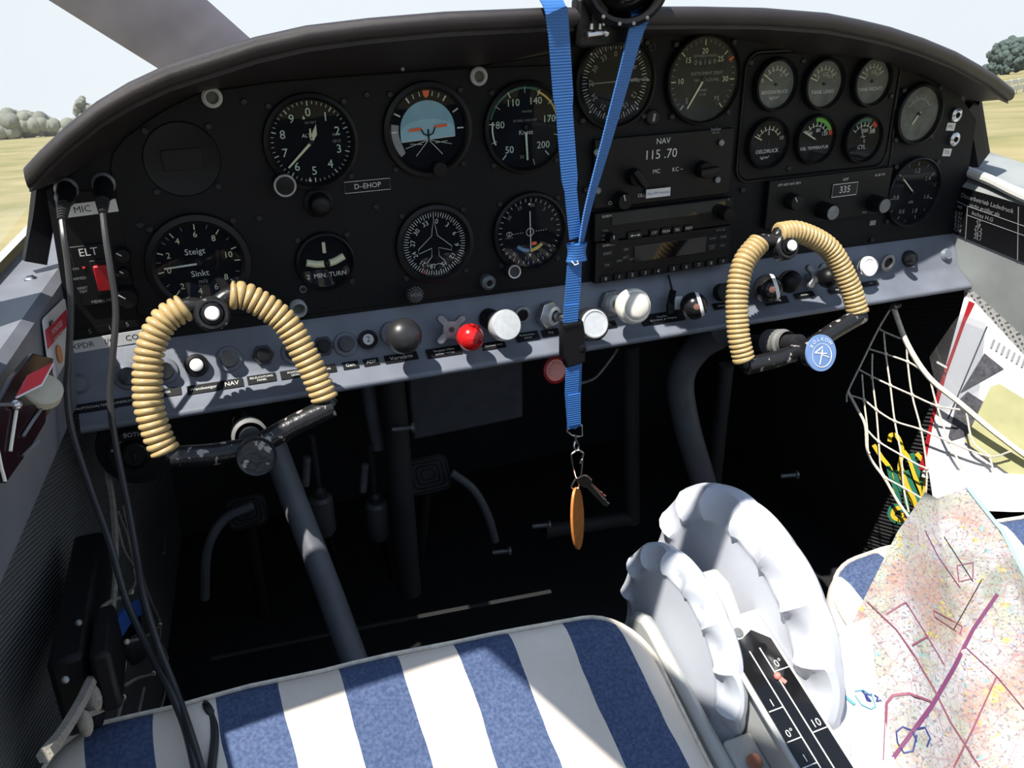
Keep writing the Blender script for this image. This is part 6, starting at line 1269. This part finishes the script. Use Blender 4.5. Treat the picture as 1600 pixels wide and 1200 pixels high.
for pts, m__ in (([(-60, 633), (24, 632)], 'dullmetal'), ([(27, 633), (22, 665), (16, 705)], 'knobwhite'), ([(-4, 700), (2, 730), (8, 752)], 'knobwhite'), ([(68, 634), (50, 660), (36, 682)], 'dullmetal'), ([(60, 688), (48, 700), (36, 712)], 'dullmetal')):
    b_ = MB(); b_.tube([kp(*p, 0.0072) for p in pts], 0.0010, 6); build(b_, 'edge_bead', M[m__], pk)
b_ = MB(); b_.ball(kp(26, 633, 0.008), 0.003, 10, 8); build(b_, 'stud', M['steel'], pk)
rc_ = thing('folded_card', kp(60, 590, 0.004), 'red folded card tucked into the glossy left pocket', 'card'); kflat(rc_, 'card', [(26, 620), (45, 586), (84, 566), (66, 600)], 0.012, 'cardred', 0.0012); kflat(rc_, 'edge', [(26, 620), (66, 600), (84, 567), (85, 569), (67, 603), (27, 623)], 0.0125, 'labelwhite', 0.0012)
fd = thing('felt_disc', kp(66, 612, 0.002), 'beige felt disc under the red folded card', 'disc'); f = axis_frame(kp(66, 612, 0.006), V((0.35, -0.5, 0.75))); b_ = MB(); b_.lathe(f, [(0, -0.004), (0.0098, -0.004), (0.0108, -0.003), (0.0108, 0.003), (0.0098, 0.004), (0, 0.004)], 30); build(b_, 'pad', M['beige'], fd)

# headset leads plugged in at the left end of the panel
def lead(label, pts, plug, cm='cable'):
    P_ = [at(a, c, y) for a, c, y in pts]; t = thing('headset_lead', P_[0], label, 'cable')
    f = axis_frame(P_[0], P_[1] - P_[0]); L_ = (P_[1] - P_[0]).length
    b_ = MB(); b_.lathe(f, [(0, -0.006), (0.0070, -0.006), (0.0072, L_ * 0.55), (0.0055, L_ * 0.75), (0.0050, L_)], 20); build(b_, 'plug', M['black'], t)
    g = axis_frame(P_[1], P_[2] - P_[1]); L2 = (P_[2] - P_[1]).length; pr = []
    for i in range(7): pr += [(0.0050 - 0.00030 * i, L2 * i / 7), (0.0050 - 0.00030 * i, L2 * (i + 0.6) / 7), (0.0040 - 0.0003 * i, L2 * (i + 0.65) / 7), (0.0040 - 0.0003 * i, L2 * (i + 0.95) / 7)]
    b_ = MB(); b_.lathe(g, pr, 16); build(b_, 'strain_relief', M['cablegrey'], t)
    b_ = MB(); b_.tube(spline(P_[2:], 8), 0.0024, 8); build(b_, 'lead', M[cm], t)
    b_ = MB(); b_.lathe(FR(at(pts[0][0], pts[0][1] - 4, -0.001)), [(0.006, 0), (0.0082, 0.001), (0.0086, 0.004), (0.0066, 0.006)], 22); build(b_, 'socket_nut', M['dullmetal'], t)
lead('left headset lead hanging from the MIC socket', [(104, 298, -0.006), (99, 320, -0.030), (97, 345, -0.046), (101, 375, -0.056), (107, 420, -0.062), (111, 480, -0.070), (107, 560, -0.080), (105, 612, -0.086), (113, 675, -0.10), (140, 760, -0.13), (172, 850, -0.165), (200, 945, -0.20), (240, 1030, -0.235), (268, 1085, -0.262), (290, 1140, -0.285), (310, 1225, -0.32)], True, 'cablegrey')
lead('right headset lead hanging beside the emergency transmitter panel', [(162, 290, -0.006), (160, 314, -0.030), (161, 334, -0.044), (166, 375, -0.054), (173, 420, -0.062), (181, 485, -0.070), (176, 560, -0.080), (172, 625, -0.087), (182, 700, -0.10), (200, 790, -0.135), (214, 870, -0.17), (224, 930, -0.20), (246, 1005, -0.23), (272, 1072, -0.256), (296, 1140, -0.287), (322, 1225, -0.32)], True, 'cablegrey')
b_ = MB(); b_.tube(spline([at(316, 1094, -0.225), at(322, 1102, -0.262), at(332, 1120, -0.272), at(336, 1150, -0.285), at(331, 1200, -0.305), at(330, 1240, -0.32)], 8), 0.0028, 8); build(b_, 'seat_cable', M['cable'], None, 'short black cable looping over the left front edge of the left seat', 'cable')

# things in the left footwell net
def wp(px, py, d=0.0): return atx(px, py, -0.095 + d)
lnet = thing('net_pocket', wp(140, 1120), 'tangled grey cord net hanging in the left footwell', 'net')
for pts, r in (([(166, 730), (176, 790), (180, 860), (178, 920), (170, 990)], 0.0030), ([(178, 800), (194, 860), (212, 892), (204, 925), (172, 940), (157, 955), (163, 975)], 0.0015), ([(214, 850), (222, 900), (236, 940), (250, 975), (248, 1020), (255, 1058)], 0.0016), ([(250, 978), (226, 995), (198, 1003)], 0.0014), ([(195, 1035), (192, 1070), (214, 1060), (240, 1052), (246, 1040)], 0.0014), ([(192, 1090), (165, 1106), (135, 1118)], 0.0018), ([(142, 1064), (126, 1098), (96, 1148), (70, 1180)], 0.0036), ([(192, 1088), (180, 1135)], 0.0014), ([(225, 1075), (214, 1125)], 0.0012), ([(192, 790), (206, 850), (212, 900), (224, 940)], 0.0014), ([(222, 905), (210, 880), (200, 840), (185, 800)], 0.0012), ([(258, 740), (259, 790), (256, 865)], 0.0022), ([(254, 1010), (262, 1030), (258, 1080), (252, 1105)], 0.0012)):
    b_ = MB(); b_.tube(spline([wp(*p) for p in pts], 6), r, 6); build(b_, 'cord', M['netshade'], lnet)
b_ = MB(); b_.ball(wp(145, 1092), 0.005, 12, 8, V((0, 0.3, 1)), 1.9); build(b_, 'frayed_knot', M['netshade'], lnet); b_ = MB(); b_.ball(wp(133, 1130), 0.004, 12, 8, V((0, 0.3, 1)), 2.0); build(b_, 'frayed_knot', M['netshade'], lnet)
for p in ((205, 925), (250, 975), (192, 1090), (240, 1052), (198, 1003)): inst('knot', MK, lnet, wp(*p))
bc = thing('black_case', wp(150, 1105, -0.02), 'tall black case standing in the left footwell net', 'case')
q0, q1 = wp(150, 880, -0.012), wp(118, 1090, -0.012); ax = (q0 - q1).normalized(); f = FR((q0 + q1) / 2, ax.cross(V((1, 0, 0))).normalized(), ax); b_ = MB(); b_.box(f, 0.055, (q0 - q1).length, 0.022); build(b_, 'body', M['black'], bc, bevel=0.004)
b_ = MB(); q2 = wp(170, 1025, 0.008); b_.box(FR(q2, f.u, f.v), 0.040, 0.060, 0.012); build(b_, 'pouch', M['black'], bc, bevel=0.003)
for p in ((123, 973), (102, 1062)): b_ = MB(); b_.ball(wp(*p, 0.002), 0.002, 8, 6); build(b_, 'rivet', M['dullmetal'], bc)
bb_ = thing('blue_bag', wp(205, 1040, -0.006), 'blue nylon bag stuffed behind the left footwell net', 'bag'); b_ = MB(); rnd = random.Random(4)
b_.grid(lambda u, v: wp(212, 1000, -0.012) + V((0.012 * cos(2 * pi * u), (0.030 + 0.004 * sin(7 * u * pi)) * sin(2 * pi * u), 0.055 * (0.5 - v))) * (0.55 + 0.45 * sin(pi * min(1, 0.15 + v * 0.9))), 18, 10, True); build(b_, 'bag', M['footdark'], bb_); b_ = MB(); b_.strap(spline([wp(217, 948, 0.004), wp(200, 960, 0.006), wp(184, 982, 0.005)], 5), 0.014, V((0, 0.7, 0.7)), 0.003); build(b_, 'flap', M['bluenyl'], bb_)

# ================================================================== footwell
def ftube(name, label, pts, r, m, cat='tube', n=16):
    b_ = MB(); b_.tube(spline([at(*p) for p in pts], 6), r, n); return build(b_, name, M[m], None, label, cat)
ftube('column_tube', 'thick grey tube slanting down behind the left control yoke to the seat', [(425, 690, 0.03), (455, 770, 0.0), (505, 900, -0.06), (548, 1018, -0.12), (562, 1060, -0.14)], 0.0125, 'tubegrey')
ftube('frame_tube', 'upright dark grey frame tube under the ivory knobs left of centre', [(604, 540, 0.10), (616, 640, 0.10), (628, 780, 0.10), (640, 925, 0.10)], 0.0145, 'footdark')
ftube('frame_tube', 'thin upright frame tube behind the hanging keys', [(985, 540, 0.12), (986, 680, 0.12), (988, 815, 0.12)], 0.011, 'footdark')
ftube('frame_tube', 'low cross tube behind the hanging keys', [(850, 830, 0.12), (920, 820, 0.12), (990, 808, 0.12)], 0.010, 'footdark')
ftube('duct_tube', 'pale grey curved duct below the right control yoke', [(1128, 520, 0.02), (1090, 545, 0.05), (1064, 590, 0.06), (1072, 660, 0.06), (1095, 740, 0.06), (1110, 790, 0.06)], 0.0165, 'tubegrey', 'duct')
ftube('frame_tube', 'dark frame tube right of the pale curved duct', [(1135, 570, 0.10), (1125, 660, 0.10), (1115, 760, 0.10)], 0.010, 'footdark')
ftube('frame_tube', 'slim strut hanging left of the upright frame tube', [(570, 560, 0.12), (580, 640, 0.12), (592, 700, 0.12)], 0.008, 'tubegrey')
ftube('throttle_cable', 'thin cable loop hanging under the rail near the red pull disc', [(905, 600, 0.0), (930, 590, 0.02), (955, 560, 0.03), (965, 545, 0.03)], 0.0015, 'dullmetal', 'cable', 8)
ftube('throttle_cable', 'yellow cable loop just under the rail below the red ball', [(690, 570, 0.02), (715, 576, 0.0), (735, 566, 0.02)], 0.0012, 'yellowarc', 'cable', 8)
for l, cx, cy, wd in (('left rudder pedal of the left seat in the dark footwell', 385, 800, 60), ('right rudder pedal of the left seat with ridged pad', 668, 742, 62)):
    q = at(cx, cy, 0.20); t = thing('rudder_pedal', q - V((0, 0, 0.06)), l, 'pedal'); f = axis_frame(q, V((0, -0.8, 0.6))); s = sc(cx, cy, 0.2)
    b_ = MB(); b_.prism(f, rrect(wd * s * 1.1, wd * s * 0.9, 0.010, 4), -0.004, 0.004); build(b_, 'pad', M['footdark'], t, bevel=0.001)
    for i in range(4):
        b_ = MB(); b_.tube([f.p(a, c, 0.0045) for a, c in rrect(wd * s * (1.0 - 0.22 * i), wd * s * (0.8 - 0.18 * i), 0.006, 3)], 0.0012, 4, closed=True); build(b_, 'ridge', M['floor'], t)
    hk = [(395, 790, 0.17), (350, 812, 0.16), (324, 860, 0.15), (320, 935, 0.15)] if cx < 500 else [(705, 738, 0.17), (740, 765, 0.16), (762, 805, 0.15), (774, 845, 0.15)]
    b_ = MB(); b_.tube(spline([at(*p) for p in hk], 6), 0.0055, 10); build(b_, 'hook_bar', M['tubegrey'], t)
    b_ = MB(); b_.cyl(q, V((q.x, q.y + 0.10, FLZ)), 0.008, n=10); build(b_, 'pedal_arm', M['footdark'], t)
for l, cx, cy in (('left brake fluid cylinder in the dark footwell', 503, 800), ('right brake fluid cylinder beside the upright frame tube', 590, 808)):
    q = at(cx, cy, 0.12); t = thing('brake_cylinder', q - V((0, 0, 0.05)), l, 'cylinder'); f = FR(q, (1, 0, 0), (0, 1, 0)); b_ = MB(); b_.lathe(f, [(0, -0.030), (0.010, -0.030), (0.014, -0.024), (0.014, 0.018), (0.011, 0.022), (0, 0.022)], 24); build(b_, 'barrel', M['cyl'], t)
    b_ = MB(); b_.lathe(f, [(0.008, 0.022), (0.008, 0.030), (0.004, 0.034), (0.004, 0.10), (0, 0.10)], 14); build(b_, 'rod', M['darkmetal'], t); b_ = MB(); b_.cyl(f.p(0.003, 0, -0.03), f.p(0.012, 0.01, -0.10), 0.004, n=8); build(b_, 'hose', M['black'], t); b_ = MB(); b_.cyl(f.p(-0.014, 0, 0.04), f.p(-0.008, 0, 0.075), 0.0045, n=10); build(b_, 'fitting', M['dullmetal'], t)
for l, px, py, y in (('bright bolt end in the left footwell beside the upright frame tube', 642, 668, 0.06), ('small bright stud low in the footwell behind the keys', 856, 820, 0.1), ('small bright stud above the left seat front', 794, 861, 0.1), ('bright stud in the dark right footwell', 1243, 742, 0.05)):
    q = at(px, py, y); t = thing('stud', q, l, 'stud'); f = axis_frame(q, V((1, -0.4, 0.1))); b_ = MB(); b_.lathe(f, [(0.003, -0.02), (0.003, 0.0), (0.0055, 0.001), (0.0055, 0.004), (0, 0.005)], 12); build(b_, 'head', M['dullmetal'], t)
b_ = MB(); b_.box(FR(at(730, 615, 0.30)), 0.17, 0.11, 0.01); build(b_, 'firewall_plate', M['tubegrey'], None, 'faint grey plate in the dark behind the red ball knob', 'plate', bevel=0.004)
ftube('floor_batten', 'faint raised seam crossing the footwell floor ahead of the left seat', [(330, 1030, 0.0), (600, 975, 0.0), (860, 925, 0.0)], 0.003, 'floor', 'batten', 6)

# ================================================================== groups of repeats
GROUPS = {'push_switch': 'push switches on the rail', 'panel_lamp': 'small lamps on the panel', 'placard': 'placards on the panel', 'fuel_gauge': 'fuel gauges in the engine cluster', 'fuel_valve': 'four armed valve handles on the rail', 'push_pull_control': 'push pull controls on the rail', 'frame_tube': 'frame tubes in the footwell', 'headset_lead': 'headset leads', 'rudder_pedal': 'rudder pedals of the left seat', 'brake_cylinder': 'brake cylinders in the footwell', 'stud': 'bright studs in the footwell', 'seat': 'striped seats', 'net_pocket': 'net pockets', 'control_yoke': 'control yoke pair', 'jack_socket': 'headset jack sockets', 'rail_socket': 'ringed holes on the rail', 'panel_socket': 'ringed holes on the panel', 'rotary_control': 'knobs beside the emergency transmitter panel', 'throttle_cable': 'cables under the rail'}
for o in list(col.objects):
    if o.parent is None:
        g_ = GROUPS.get(o.name.split('.')[0])
        if g_: o['group'] = g_
